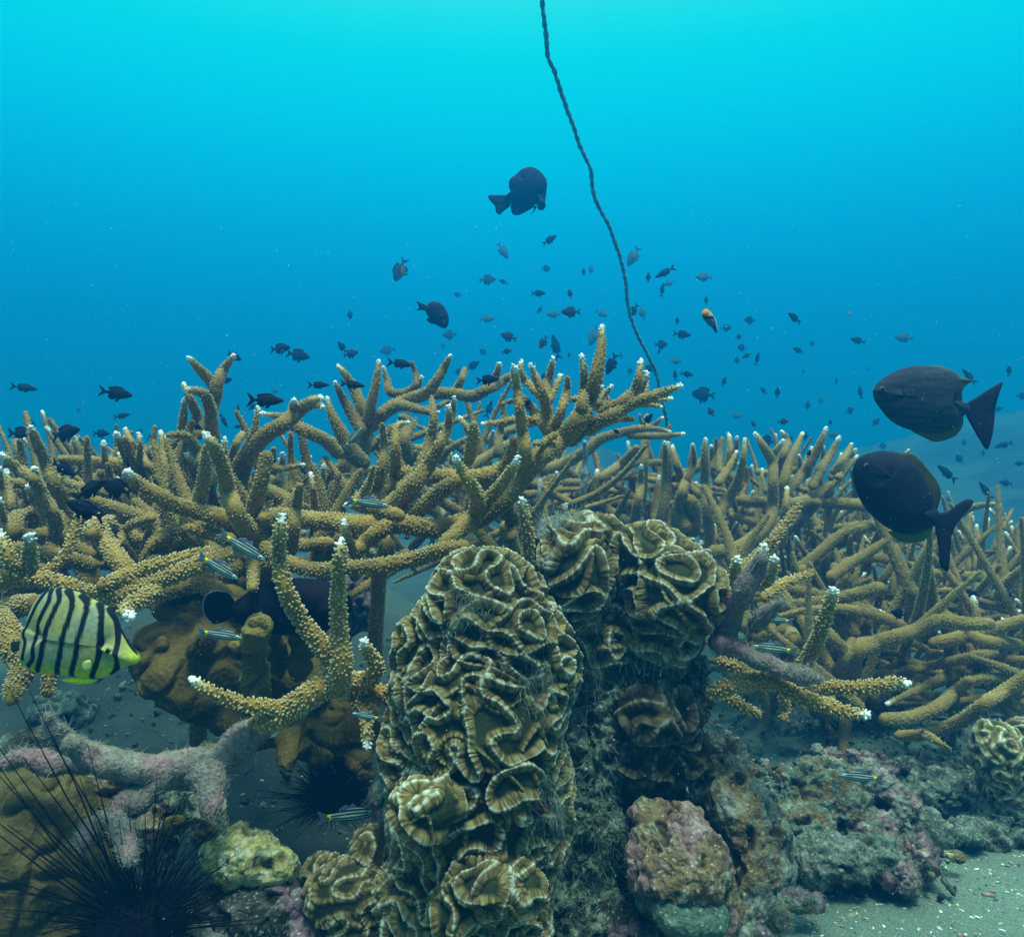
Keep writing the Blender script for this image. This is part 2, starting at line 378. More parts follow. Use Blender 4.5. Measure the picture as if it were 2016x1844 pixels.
def make_branch(root, Pr, style='m', tip=1, tint=0.0, name='branch', dead=False, origin=None):
    """one branch mesh under its colony, with its white growing tip as a sub-part"""
    BR[0] += 1; sd_ = BR[0]; g = np.random.default_rng(sd_)
    d = Pr[:, 1].mean(); px = d/762.0                        # metres per rendered pixel at that distance
    seg = 16 if style == 'n' else (12 if style == 'm' else 8)
    step = max(0.35*Pr[:, 3].mean(), 0.004)
    V, F4, F3, D, fr = tube_data(Pr, seg, step, seed=sd_, rough=0.12 if not dead else 0.6, rf=30 if not dead else 45)
    r0 = fr[1][0]; tl = (1.1 if tip == 1 else 0)*max(r0*2.1, 0.008)
    b1, b2 = (BROWN, BROWN2) if not dead else (DEAD, DEADG)
    vb = g.uniform(.78, 1.15)*(np.array((1.0, .97, .92)) if style == 'n' else 1.0); b1 = b1*vb; b2 = b2*vb*np.array((1, g.uniform(.94, 1.08), 1))
    nz = fbm(V, 14, 3, 50)*0.5+0.5
    col = mixc(b1, b2, np.clip(nz+tint, 0, 1))
    if not dead:
        col = mixc(col, PALE, 0.55*(1-sst(D, tl, tl+5*max(r0, 0.005))) if tip else D*0)
    else:
        pk = sst(fbm(V, 28, 3, 77), 0.0, 0.4); col = mixc(col, (0.29, 0.15, 0.17), pk*0.8)
    parts = [(V, F4, F3, col, D)]
    if not dead:
        sp, ra, hg, sides, cup = {'n': (0.0054, 0.0018, 0.0036, 6, True), 'm': (0.0058, 0.0017, 0.0026, 4, False), 'f': (0.011, 0.0023, 0.0026, 3, False)}[style]
        BV, B4, B3, w, q = bumps(fr, sp, ra, hg, sides, sd_, cupped=cup)
        bc = mixc(mixc(b1, b2, np.clip(tint+0.4+0*w, 0, 1)), PALE*(0.95 if style == 'n' else 0.8), w)
        parts.append((BV, B4, B3, bc, q))
    # split off the tip
    def join(sel_tip):
        Vs = []; f4 = []; f3 = []; cs = []; n = 0
        for (v, a4, a3, cc, dd) in parts:
            def keep(f):
                m_ = (dd[f].max(axis=1) < tl) & (tl > 0)
                return f[m_] if sel_tip else f[~m_]
            Vs.append(v); f4.append(keep(a4)+n); f3.append(keep(a3)+n); cs.append(cc); n += len(v)
        v = np.concatenate(Vs); f4 = np.concatenate(f4); f3 = np.concatenate(f3); cs = np.concatenate(cs)
        used = np.zeros(len(v), bool); used[f4.ravel()] = True; used[f3.ravel()] = True
        mp = np.cumsum(used)-1
        return v[used], [mp[f4], mp[f3]], cs[used]
    m_ = M['coral'] if style != 'f' else M['far_coral']
    if dead: m_ = M['rock']
    v, f, cs = join(False)
    o = mk(name, v, f, m_, root, cs)
    if tip == 1 and tl > 0:
        v, f, cs = join(True)
        if sum(len(x) for x in f):
            w = np.clip(0.72+0.5*(1-np.linalg.norm(v-Pr[0, :3], axis=1)/max(tl, 1e-6)), 0, 1)
            mk('tip', v, f, m_, o, mixc(PALE, WHITE, w))
    return o, (v, f), (V, [F4, F3])
def tr(zone, s, d0, d1, wob=0.0, seed=0, rs=1.0):
    """'x y r x y r ...' traced points (tip first) -> world centre line with radii"""
    a = np.array([float(x) for x in s.split()]).reshape(-1, 3); out = []
    L = np.concatenate([[0], np.cumsum(np.hypot(*np.diff(a[:, :2], axis=0).T))]); L /= max(L[-1], 1)
    g = np.random.default_rng(int(abs(a.sum()))+seed)
    for k, (x, y, r) in enumerate(a):
        u, v = ZU(zone, x, y); d = d0+(d1-d0)*L[k]+g.normal(0, wob)
        sc = {0: 1, 8: .4}.get(zone, .36)
        out.append([*P(u, v, d), r*sc/F_*d*rs*RK])
    return np.array(out)
def colony(name, label, cat, zone, base_uvd, rows, style, wob=0.02, group=None, name_b='branch'):
    r = empty(name, P(*base_uvd)); tag(r, label, cat, group)
    for row in rows:
        d0, d1, s = row[:3]; tip = row[3] if len(row) > 3 else 1; stl = row[4] if len(row) > 4 else style; z = row[5] if len(row) > 5 else zone
        make_branch(r, tr(z, s, d0, d1, wob), stl, tip)
    return r
SG = 'staghorn coral colonies'
# -- near left arm
nl = colony('staghorn_coral', 'thick knobbly brown coral arm running in from the left edge just above the striped butterflyfish', 'coral', 1, (160, 1170, 1.05), [
 (1.05, 1.15, '60 2150 40 90 2060 70 130 1960 86 60 1830 100 -40 1700 110', 0), (1.15, 1.2, '262 2110 36 270 2010 44 270 1910 50 180 1830 60', 0), (1.2, 1.2, '-20 1700 70 80 1640 76 200 1620 60', 0),
 (1.12, 1.0, '1275 1345 50 1100 1405 58 900 1480 60 720 1560 58 520 1570 55 330 1510 52 150 1475 55 0 1490 60 -140 1500 60', 0),
 (1.14, 1.06, '1210 1335 32 1090 1355 45 900 1400 48 740 1450 48 560 1520 45', 0),
 (0.96, 1.0, '165 1245 22 162 1330 42 160 1440 52'), (1.0, 1.0, '0 1240 25 35 1340 42 100 1460 48'),
 (0.96, 1.05, '720 1695 28 680 1655 42 760 1600 55 850 1555 55'),
 (1.08, 1.04, '430 1140 18 405 1240 26 340 1370 30 250 1450 32', 0),
 (1.16, 1.08, '520 1160 52 560 1250 56 640 1370 60 740 1500 62', 0),
 (1.2, 1.12, '600 1170 40 520 1200 55 500 1240 50', 0),
], 'n', 0.01, SG)
# -- fore centre fork and the dead branch it grows from
fc = colony('staghorn_coral', 'forked brown coral with two tall white-tipped horns, growing from a dead algae-covered branch', 'coral', 1, (690, 1360, 0.95), [
 (0.90, 0.94, '1545 1135 17 1530 1230 38 1528 1380 46 1560 1540 50 1640 1700 56 1740 1830 62 1850 1960 75'),
 (0.88, 0.94, '1868 1265 18 1858 1370 40 1852 1500 46 1850 1650 52 1855 1800 58 1870 1960 72 1840 2080 84'),
 (0.93, 0.95, '1395 2275 60 1480 2250 84 1600 2180 84 1730 2100 84 1850 2010 90', 0),
 (0.88, 0.95, '1045 2030 24 1130 2085 34 1260 2145 42 1400 2180 46 1560 2190 54 1680 2160 58'),
 (0.93, 0.97, '190 175 20 225 240 36 270 320 50 200 400 64 80 400 85', 1, 'n', 5),
 (0.99, 0.98, '360 470 60 250 460 62 160 430 70 60 400 85', 0, 'n', 5),
 (0.92, 0.97, '215 760 16 216 680 34 208 590 40 150 480 50', 1, 'n', 5),
], 'n', 0.006, SG)
# -- left thicket
lt = colony('staghorn_coral', 'dense brown coral thicket of slim white-tipped fingers filling the left edge', 'coral', 1, (90, 1050, 1.4), [
 (1.3, 1.4, '168 655 16 200 740 33 250 850 40 290 960 44 340 1040 48 400 1110 50 470 1160 50'),
 (1.15, 1.3, '0 805 20 60 850 28 120 890 30 190 950 38 240 1050 42 290 1130 46 310 1200 50'),
 (1.2, 1.3, '190 880 15 200 950 32 230 1060 40 250 1120 40'), (1.5, 1.5, '90 735 28 105 800 32 130 900 32', 0),
 (1.3, 1.3, '0 880 12 10 980 17 22 1080 20 10 1200 22'), (1.4, 1.4, '35 890 15 50 1000 25 60 1100 30 40 1170 30'),
 (1.3, 1.35, '150 980 15 190 1060 25 240 1130 30'), (1.35, 1.4, '-60 1190 40 0 1180 42 100 1150 44 210 1110 44 310 1080 44', 0),
 (1.5, 1.6, '330 830 25 450 840 38 560 850 42 660 860 45 760 880 45', 0), (1.5, 1.55, '565 735 14 570 790 18 576 850 22'),
 (1.5, 1.55, '590 860 22 600 940 26 600 1020 30', 0), (1.45, 1.5, '635 690 18 660 750 24 690 820 28 720 870 30'),
 (1.55, 1.5, '685 665 13 712 730 20 760 790 26 800 860 30 870 920 35 950 990 38'),
 (1.42, 1.5, '760 690 12 765 770 18 760 860 25 755 960 28'), (1.45, 1.45, '880 680 15 890 780 25 905 900 32 918 1020 38 930 1080 38'),
 (1.5, 1.6, '1120 690 20 1030 700 35 980 730 40 870 780 45 760 820 45 660 860 42 560 910 40', 0),
 (1.38, 1.45, '920 700 18 1000 700 28 1050 740 36 1080 790 36 1095 860 35', 0),
 (1.45, 1.5, '940 812 15 975 880 25 1010 970 32 1030 1040 34'), (1.4, 1.5, '1020 802 13 1050 870 28 1085 960 35'),
 (1.15, 1.25, '695 900 28 740 950 42 850 1020 54 960 1080 56 1100 1120 60 1230 1155 62 1330 1230 60'),
 (1.3, 1.25, '660 1290 22 680 1220 28 740 1180 30 830 1155 32', 0),
 (1.15, 1.25, '770 1385 15 830 1290 34 930 1225 42 1040 1210 44 1150 1235 48 1260 1270 48', 0),
 (1.35, 1.4, '470 1140 30 560 1180 36 700 1240 40 860 1300 42', 0), (1.5, 1.5, '300 930 25 430 980 32 560 1010 36 700 1050 40', 0),
 (1.45, 1.45, '140 1110 15 120 1180 26 100 1260 32'), (1.35, 1.35, '120 1250 36 240 1240 40 380 1290 42 500 1350 40', 0),
 (1.4, 1.4, '780 1020 30 840 1090 40 920 1160 45', 0), (1.5, 1.5, '380 1330 35 420 1400 42 470 1480 44', 0),
 (1.25, 1.3, '760 960 14 790 1010 18 830 1030 22', 0), (1.45, 1.5, '-30 940 30 60 960 34 150 970 36 250 1000 38', 0),
 (1.2, 1.3, '0 1050 12 10 1110 18 30 1190 24', 1), (1.5, 1.5, '650 800 14 690 900 22 680 960 26'),
], 'm', 0.02, SG)
# -- centre-left table
cl = colony('staghorn_coral', 'tall brown antler coral left of centre, topped by a white-tipped fork against the blue', 'coral', 1, (560, 1080, 1.35), [
 (1.45, 1.5, '1030 275 14 1090 340 30 1150 400 40 1180 450 46 1165 520 48 1150 600 44 1160 700 42'),
 (1.5, 1.48, '1280 262 14 1230 330 30 1195 400 40 1180 460 44'), (1.4, 1.5, '1030 452 20 1110 470 32 1145 540 40 1160 640 42 1170 740 45'),
 (1.5, 1.55, '1003 415 12 1040 500 28 1080 600 35 1090 700 36'), (1.5, 1.55, '1010 500 15 1003 600 28 990 700 28'),
 (1.05, 1.22, '1115 688 18 1165 755 42 1215 870 48 1250 1000 54 1290 1120 62 1360 1220 68 1450 1320 60 1560 1400 55'),
 (1.2, 1.25, '1130 760 28 1120 900 44 1095 1030 48 1080 1110 50', 0),
 (1.15, 1.25, '1460 808 40 1430 950 50 1390 1100 58 1370 1260 58', 0),
 (1.1, 1.2, '1382 1535 30 1385 1440 44 1388 1330 50', 0), (1.15, 1.2, '1640 975 24 1620 1090 40 1605 1200 45 1590 1330 48', 0),
 (1.4, 1.5, '1760 495 18 1715 510 32 1640 560 48 1550 640 54 1450 700 58 1370 800 52 1330 900 52 1310 1000 55 1340 1120 58'),
 (1.42, 1.44, '1765 545 14 1740 535 20 1690 540 30'), (1.42, 1.45, '1610 508 18 1600 570 32 1590 630 36'), 
 (1.4, 1.5, '1425 582 16 1490 590 18 1570 600 22'), (1.45, 1.5, '1410 545 15 1390 680 25 1345 780 35 1290 880 40 1270 960 42'),
 (1.55, 1.55, '1330 690 20 1290 750 26 1270 860 32', 0), (1.5, 1.5, '1545 798 13 1540 855 24 1480 890 26 1400 920 30'),
 (1.5, 1.5, '1665 860 11 1570 878 20 1490 890 24'), (1.55, 1.5, '1590 690 18 1590 850 22 1592 1000 28 1540 1060 34', 0),
 (1.5, 1.55, '1600 640 44 1700 690 46 1780 730 44 1850 800 44', 0), (1.5, 1.5, '1770 860 11 1765 960 20 1745 1080 28'),
 (1.5, 1.5, '1700 910 10 1650 970 16 1590 1030 22', 0), (1.45, 1.35, '1460 990 38 1540 1030 42 1620 1080 44', 0),
 (1.2, 1.3, '1440 1150 44 1540 1135 50 1700 1160 60 1850 1175 66 2050 1190 66', 0),
 (1.0, 1.12, '2540 1310 52 2410 1330 54 2270 1375 55 2090 1410 54 1900 1425 54 1720 1435 52 1560 1390 50 1450 1310 50', 0),
 (1.1, 1.15, '1882 1165 17 1888 1240 34 1930 1330 40 1990 1400 42'),
 (1.35, 1.3, '1460 1240 40 1560 1290 44 1680 1300 46 1800 1290 46', 0), (1.5, 1.5, '1420 900 30 1500 960 36 1570 1010 40', 0),
 (1.3, 1.3, '1230 712 12 1228 790 20 1240 880 26'),
 (1.5, 1.4, '1080 2500 66 1090 2200 56 1130 1900 52 1180 1600 54 1250 1350 56', 0),
 (1.3, 1.3, '1700 905 12 1712 1000 22 1720 1090 28'),
], 'm', 0.018, SG)
# -- back centre trunk
bc = colony('staghorn_coral', 'hazy brown coral behind the middle with wide curling arms and many thin white tips', 'coral', 2, (710, 1000, 1.75), [
 (1.7, 1.7, '55 318 11 92 360 22 140 440 35 190 560 42 210 660 58 180 760 72 175 860 60 160 960 48'),
 (1.65, 1.7, '38 408 11 80 490 28 130 580 38 185 670 45'), (1.7, 1.7, '280 290 11 268 400 28 240 520 35 215 620 42'),
 (1.75, 1.75, '304 325 11 325 400 22 342 465 30 420 472 32 485 430 30 480 360 20 458 300 11', 1),
 (1.75, 1.75, '515 380 10 490 440 16 450 470 24'), (1.6, 1.7, '672 263 12 640 325 26 600 395 33 540 470 42 440 505 46 330 560 48 240 650 50'),
 (1.75, 1.7, '1010 368 20 940 415 33 870 450 38 790 488 40 680 472 42 560 472 42', 0), (1.75, 1.75, '750 338 17 730 400 24 690 470 30', 0),
 (1.7, 1.75, '940 308 14 922 370 26 880 440 32'), (1.6, 1.65, '610 572 9 540 570 24 450 545 33 370 540 36 290 580 36'),
 (1.6, 1.65, '-5 490 10 20 580 28 70 680 46 130 790 62 190 850 60'), (1.75, 1.75, '-60 690 30 20 740 40 100 800 46', 0),
 (1.8, 1.8, '660 515 14 600 545 18 540 560 22', 0),
 (1.85, 1.85, '400 600 24 450 640 40 420 720 44 440 820 44', 0), (1.85, 1.9, '760 720 20 660 780 24 620 840 28', 0),
 (1.9, 1.9, '720 600 14 760 660 22 790 740 30 780 860 36'), (1.85, 1.9, '480 790 18 460 860 28 450 920 30', 0),
 (1.7, 1.75, '200 900 46 100 870 40 0 930 34', 0), (1.65, 1.7, '130 960 20 30 900 26 -20 850 28', 0),
 (1.9, 1.9, '1000 740 28 900 800 36 780 880 40', 0), (1.85, 1.85, '960 600 15 940 700 28 930 800 34', 0),
], 'm', 0.02, SG)
# -- centre right great arm
ca = colony('staghorn_coral', 'largest brown antler coral, its long arm rising right of centre to one very tall spike', 'coral', 2, (900, 1060, 1.2), [
 (1.2, 1.15, '1500 102 16 1494 240 35 1462 400 52 1420 520 62 1370 620 68 1280 720 70 1160 820 72 1060 930 74 950 1060 75 820 1150 76 700 1195 76 560 1210 72 400 1180 66'),
 (1.1, 1.15, '1030 330 17 1034 440 31 1050 560 35 1065 680 38 1080 780 45 1080 880 50'), (1.12, 1.12, '1015 315 9 1015 360 16 1025 420 20'),
 (1.3, 1.25, '1060 290 12 1055 350 20 1085 405 25 1140 460 30 1185 510 34'), (1.2, 1.2, '1108 310 12 1140 390 28 1180 480 35 1200 580 40 1230 680 52'),
 (1.25, 1.22, '1235 280 13 1212 380 28 1200 470 32 1205 570 36'), (1.3, 1.25, '1277 372 12 1242 440 22 1212 510 28'),
 (1.2, 1.2, '1310 385 16 1308 460 25 1280 560 32 1245 650 38', 0), (1.18, 1.18, '1388 257 11 1402 360 27 1402 450 35 1390 540 40 1360 620 44'),
 (1.15, 1.2, '1936 430 15 1840 465 32 1740 500 38 1640 540 44 1540 600 46 1420 650 46 1330 730 50'),
 (1.18, 1.2, '1714 285 13 1700 390 29 1672 465 34 1590 530 40 1500 590 42'), (1.2, 1.2, '1745 350 10 1740 400 15 1712 460 20'),
 (1.25, 1.25, '1745 408 10 1740 460 18 1730 510 22'), (1.25, 1.25, '1558 430 10 1510 480 20 1480 530 24'), (1.3, 1.3, '1500 428 9 1512 490 18 1560 530 26'),
 (1.28, 1.25, '1885 500 10 1780 512 14 1700 520 20'), (1.3, 1.25, '1825 545 10 1740 530 18 1650 530 26'),
 (1.2, 1.2, '1670 615 16 1600 605 26 1500 640 32 1430 680 36', 0), (1.25, 1.3, '1430 530 34 1540 545 36 1650 520 32', 0),
 (1.2, 1.25, '845 640 14 950 630 23 1040 612 25 1150 620 28'), (1.3, 1.3, '955 530 12 1010 512 18 1085 520 22', 0),
 (1.1, 1.15, '1130 745 12 1180 735 20 1240 700 28', 0), (1.3, 1.28, '1310 500 18 1450 512 28 1560 540 32', 0),
 (1.3, 1.25, '1070 500 25 1120 560 32 1180 640 40 1220 700 44', 0),
 (1.3, 1.25, '568 490 14 580 600 28 562 720 35 520 840 40 470 930 44 400 990 48', 0), (1.35, 1.35, '692 490 11 684 580 22 660 640 26'),
 (1.15, 1.2, '663 540 14 658 650 31 610 760 38 560 850 50 480 960 62 380 1060 68 290 1120 66'),
 (1.3, 1.3, '298 640 18 310 760 30 292 880 35 262 1000 40 240 1080 42', 0), (1.25, 1.3, '445 630 13 378 652 24 370 780 35 372 900 44 350 1000 48'),
 (1.3, 1.3, '250 880 15 220 980 22 180 1050 28', 0), (1.3, 1.25, '400 900 46 560 920 54 700 930 58 850 925 60 970 880 58 1080 820 56', 0),
 (1.15, 1.15, '800 640 30 790 740 42 770 840 42', 0), (1.15, 1.2, '160 1330 46 200 1290 54 280 1225 58 380 1170 60', 0),
 (1.1, 1.2, '720 950 48 640 990 58 560 1060 58 460 1130 60 360 1170 60', 0),
 (0.98, 1.12, '698 820 18 730 885 36 780 965 44 820 1050 52 800 1150 58'), (1.0, 1.12, '1040 818 18 1000 900 36 950 970 42 880 1050 48 830 1120 52'),
 (1.05, 1.1, '640 1290 50 700 1240 56 790 1160 64', 0), (1.08, 1.12, '100 1078 16 190 1095 34 290 1110 44 390 1140 50'),
 (1.2, 1.2, '60 1190 56 170 1190 62 280 1190 64 400 1190 64', 0), (1.25, 1.25, '1000 1260 40 1010 1180 50 970 1080 55', 0),
 (1.3, 1.3, '820 1220 30 880 1290 38 930 1350 40', 0), (1.25, 1.2, '960 880 40 1000 800 36 1030 720 34', 0),
 (1.4, 1.3, '255 1900 60 265 1750 52 275 1600 50 285 1450 56 330 1300 60', 0), (1.6, 1.5, '1050 1700 50 1040 1500 50 1020 1350 54 980 1200 56', 0),
 (1.0, 1.1, '250 870 12 235 940 24 200 1010 30 150 1060 32', 0),
], 'm', 0.015, SG)
# -- two near uprights beside the brain corals
nu1 = colony('staghorn_coral', 'single short brown coral finger with a white tip between the two brain corals', 'coral', 2, (1040, 1095, 1.08), [
 (1.05, 1.1, '1060 1046 15 1074 1130 28 1098 1240 34 1096 1350 34 1090 1480 36')], 'n', 0.005, SG)
nu2 = colony('staghorn_coral', 'small white-tipped coral finger wrapped in pale algae left of the back brain coral', 'coral', 2, (1105, 1040, 1.25), [
 (1.2, 1.25, '1300 1078 15 1270 1150 26 1250 1240 28 1240 1350 30')], 'n', 0.005, SG)
# -- back right
br = colony('staghorn_coral', 'spindly hazy brown coral at the foot of the rope with crossing arms', 'coral', 2, (1220, 1060, 2.1), [
 (2.0, 2.05, '1950 692 11 1850 702 20 1750 705 22 1650 702 24'), (2.0, 2.1, '1875 680 10 1790 665 18 1700 665 28 1590 690 32 1490 722 36 1420 780 40 1300 850 40 1180 890 40'),
 (2.05, 2.1, '1832 603 10 1790 640 18 1750 665 22'), (2.1, 2.1, '1745 590 15 1740 700 28 1730 850 30 1722 1000 32 1700 1130 38', 0),
 (2.1, 2.15, '1690 770 25 1600 860 32 1500 930 32 1430 985 34 1360 1030 36', 0), (2.1, 2.15, '1475 890 13 1462 1000 30 1500 1080 35 1600 1160 42 1720 1210 50'),
 (2.2, 2.2, '1530 920 15 1600 990 25 1700 1060 30', 0), (2.0, 2.05, '1860 738 12 1862 850 28 1850 970 32 1830 1120 38 1800 1220 50'),
 (2.1, 2.1, '1885 758 12 1910 860 25 1950 950 32 2030 1000 36'), (2.15, 2.2, '1995 750 10 1990 840 22 1980 930 26'),
 (1.9, 1.95, '1715 865 13 1712 960 26 1700 1050 32 1680 1170 36'), (2.1, 2.1, '1812 925 13 1800 1050 28 1790 1160 34'),
 (2.2, 2.2, '1600 880 16 1720 852 22 1850 850 24', 0), (2.2, 2.2, '1590 935 18 1700 930 20 1800 950 22', 0),
 (2.2, 2.2, '1900 920 24 2000 890 26 2100 860 26', 0), (2.15, 2.15, '1540 1190 44 1660 1200 46 1800 1230 50 1960 1240 50', 0),
 (2.1, 2.1, '1420 1050 26 1450 1130 34 1520 1200 40', 0), (2.2, 2.2, '1300 880 30 1200 950 34 1100 980 34', 0), (2.3, 2.3, '1100 800 24 1250 850 30 1350 920 30', 0),
 (2.2, 2.2, '1180 1000 24 1290 960 26 1400 960 26', 0), (2.1, 2.1, '2020 1060 60 1940 1080 66 1930 1200 70', 0),
], 'm', 0.03, SG)
dd = empty('dead_coral', P(1150, 990, 1.9)); tag(dd, 'pale bare dead coral stems standing among live branches above the back brain coral', 'dead coral')
for s in ('1405 733 12 1408 840 24 1398 980 28 1390 1080 30', '1162 945 12 1155 1050 20 1150 1200 22', '905 680 14 892 770 24 862 850 30', '1130 1100 16 1140 1200 22 1150 1290 26'):
    o, _, _ = make_branch(dd, tr(2, s, 1.9, 1.95, 0.01), 'm', 0, dead=True)
    ca_ = o.data.color_attributes['col']; n_ = len(o.data.vertices); cc = np.ones((n_, 4), np.float32); cc[:, :3] = (0.40, 0.42, 0.40); ca_.data.foreach_set('color', cc.ravel())
# -- right thicket
rt_rows = [
 (2.2, 2.0, '1105 812 11 1040 890 24 960 970 32 860 1040 38 740 1075 40 600 1070 40 470 1055 40'),
 (1.9, 1.95, '275 718 12 270 830 28 275 960 34 285 1100 38 298 1250 40 300 1380 42'), (2.0, 2.0, '205 748 10 210 850 22 180 930 26 150 1000 30'),
 (2.05, 2.05, '90 758 10 120 870 25 160 970 30 240 1025 34'), (1.9, 1.95, '490 718 11 480 830 22 450 950 31 390 1060 37 330 1150 44'),
 (2.05, 2.0, '445 788 11 400 880 24 345 960 30'), (2.0, 1.95, '545 687 12 590 760 28 640 850 34 642 960 37 642 1080 39 620 1180 44 540 1260 48 430 1325 50 310 1340 50'),
 (2.1, 2.1, '690 678 12 722 730 22 702 810 30 680 900 32'), (2.05, 2.0, '805 688 12 770 770 25 730 860 31 700 960 34 655 1050 36'),
 (2.1, 2.05, '935 658 12 900 750 27 850 850 31 790 930 34 700 1015 36'), (2.15, 2.1, '1007 708 12 960 800 25 900 900 30 860 980 32'),
 (2.2, 2.1, '1075 748 11 1030 830 22 975 900 28'), (2.2, 2.1, '1095 775 10 1060 850 18 1000 930 24'), (2.2, 2.2, '920 760 10 915 840 20 880 920 24'),
 (2.2, 2.2, '1018 800 10 1000 860 18 960 930 22'), (2.2, 2.2, '855 765 10 850 850 18 830 920 24'), (2.2, 2.2, '785 808 10 790 870 18 780 950 22'),
 (2.1, 2.1, '405 700 11 410 780 20 400 860 24'), (2.1, 2.1, '447 708 11 440 790 20 420 870 24'), (2.15, 2.15, '368 715 11 350 800 22 350 880 28', 0),
 (2.15, 2.15, '330 720 11 335 800 20 320 880 26', 0), (2.15, 2.15, '307 758 10 310 840 20 320 920 26'), (1.9, 1.9, '720 985 13 715 1080 25 700 1200 34 690 1290 36'),
 (2.0, 2.0, '420 1140 26 520 1170 32 610 1215 34', 0), (2.1, 2.1, '960 1070 40 1060 1075 42 1160 1090 42', 0), (2.15, 2.15, '770 990 18 860 1010 22 940 1030 24', 0),
 (2.0, 2.0, '1250 1190 30 1130 1210 38 1010 1280 42 900 1370 40 800 1440 38', 0), (2.0, 2.0, '1110 1180 20 990 1260 36 900 1340 38 800 1420 40', 0),
 (1.95, 2.0, '1465 1425 17 1340 1400 30 1220 1370 36 1100 1380 38 980 1430 40', 0), (2.0, 2.05, '700 730 16 650 800 20 640 870 22'),
 (2.1, 2.1, '500 875 10 495 950 24 470 1030 28', 0), (2.2, 2.2, '560 900 24 640 910 28 760 890 28', 0), (2.1, 2.1, '350 890 26 420 930 34 480 1000 36', 0),
 (2.05, 2.0, '180 920 30 150 1000 36 130 1100 40 170 1200 44', 0), (2.0, 2.0, '50 735 10 60 850 26 60 960 32 50 1100 38', 1),
 (2.0, 2.0, '140 1050 40 190 1060 48 210 1130 56 200 1220 60', 0), (2.1, 2.1, '320 1190 14 330 1270 26 350 1350 32'),
 (1.95, 1.95, '500 1500 24 460 1400 32 400 1340 38', 0), (2.2, 2.2, '890 880 20 900 980 26 920 1080 30', 0),
 (2.1, 2.1, '880 1070 38 820 1130 40 740 1200 42 640 1260 44', 0), (1.95, 2.0, '1070 1250 12 1060 1350 22 1040 1450 28 1050 1560 32', 0),
 (1.95, 2.0, '750 1345 14 770 1440 26 830 1540 32 860 1640 36', 0), (1.95, 2.0, '970 1445 12 965 1530 22 960 1620 28', 0),
 (1.9, 2.0, '1240 1545 14 1210 1640 26 1160 1740 32 1090 1860 38', 0), (1.9, 1.95, '670 1570 34 740 1680 38 810 1790 42', 0),
]
rt = colony('staghorn_coral', 'broad brown coral thicket right of the rope with a comb of upright white-tipped fingers', 'coral', 3, (1560, 1130, 2.0), rt_rows, 'm', 0.03, SG)
# -- near right pieces
nr = colony('staghorn_coral', 'bright knobbly coral arms with thick white tips reaching right from behind the back brain coral', 'coral', 6, (1430, 1350, 1.12), [
 (0.98, 1.1, '1165 578 20 1080 572 38 980 540 44 850 500 47 720 440 50 640 400 50 520 390 58 400 420 56 300 465 48'),
 (1.06, 1.12, '1390 405 20 1310 400 34 1200 420 42 1080 430 42 950 430 42 860 450 38'), (1.04, 1.12, '975 -112 20 950 -20 40 910 100 44 870 200 45 810 300 44'),
 (1.2, 1.2, '700 600 25 710 540 28 700 470 32', 0), (1.15, 1.15, '570 575 18 480 530 34 390 480 40', 0), (1.2, 1.2, '350 280 30 450 320 40 560 380 44', 0),
 (1.15, 1.2, '600 1300 20 580 1360 34 530 1430 40 470 1520 44 400 1620 46', 1, 'n', 3), (1.1, 1.15, '445 1370 20 440 1450 36 420 1550 44 400 1650 46', 1, 'n', 3),
 (1.1, 1.15, '652 1368 18 640 1440 32 600 1510 38', 1, 'n', 3), (1.3, 1.25, '862 1458 16 780 1480 28 690 1520 34 600 1590 38', 0, 'n', 3),
 (1.35, 1.3, '792 1070 14 745 1140 27 700 1200 32 640 1280 36 560 1360 38 460 1440 40', 0, 'n', 3),
], 'n', 0.006, SG)
# -- lower right tangle: traced arms plus branches grown by rule behind them
lr_rows = [
 (1.7, 1.8, '1830 80 42 1700 80 48 1560 62 52 1440 110 50 1320 150 52 1200 190 62 1090 230 76 1060 330 70', 0),
 (1.8, 1.8, '2040 210 42 1900 180 45 1780 170 45 1700 120 44', 0), (1.75, 1.8, '2040 280 26 1870 272 32 1780 310 34 1700 370 36', 0),
 (1.8, 1.8, '1400 335 22 1550 300 34 1700 270 38 1850 230 38', 0), (1.6, 1.7, '1250 600 40 1400 590 44 1550 530 44 1640 450 38 1720 390 34', 0),
 (1.6, 1.7, '2060 340 36 1900 450 42 1800 515 42 1680 600 42 1500 680 38 1330 690 34', 0), (1.6, 1.6, '1610 768 13 1540 720 24 1470 680 30', 0),
 (1.8, 1.8, '1080 170 30 1040 260 40 1000 340 44', 0), (1.8, 1.8, '880 60 36 960 150 44 1040 240 50', 0), (1.7, 1.8, '1700 390 30 1850 370 34 2030 370 36', 0),
 (1.75, 1.8, '1260 430 30 1400 420 34 1500 470 36', 0), (1.8, 1.85, '1200 480 40 1300 400 46 1400 330 44', 0),
 (1.85, 1.85, '570 150 60 640 110 70 720 120 60 760 170 50', 0),
]
lr = colony('staghorn_coral', 'low tangle of thick sprawling brown coral arms above the rubble at the lower right', 'coral', 6, (1800, 1330, 1.8), lr_rows, 'm', 0.03, SG)
fr_rows = []
for x, y in ((1725, 1108), (1735, 1145), (1757, 1190), (1820, 1155), (1907, 1130), (1795, 1215), (1760, 1245), (1950, 1200), (2003, 1180), (1925, 1290), (1965, 1410), (2000, 1260)):
    lean = random.uniform(-50, 30)
    fr_rows.append((2.5, 2.4, f'{x} {y} 11 {x+lean*.4:.0f} {y+80} 20 {x+lean:.0f} {y+170} 24 {x+lean*1.6:.0f} {y+290} 28'))
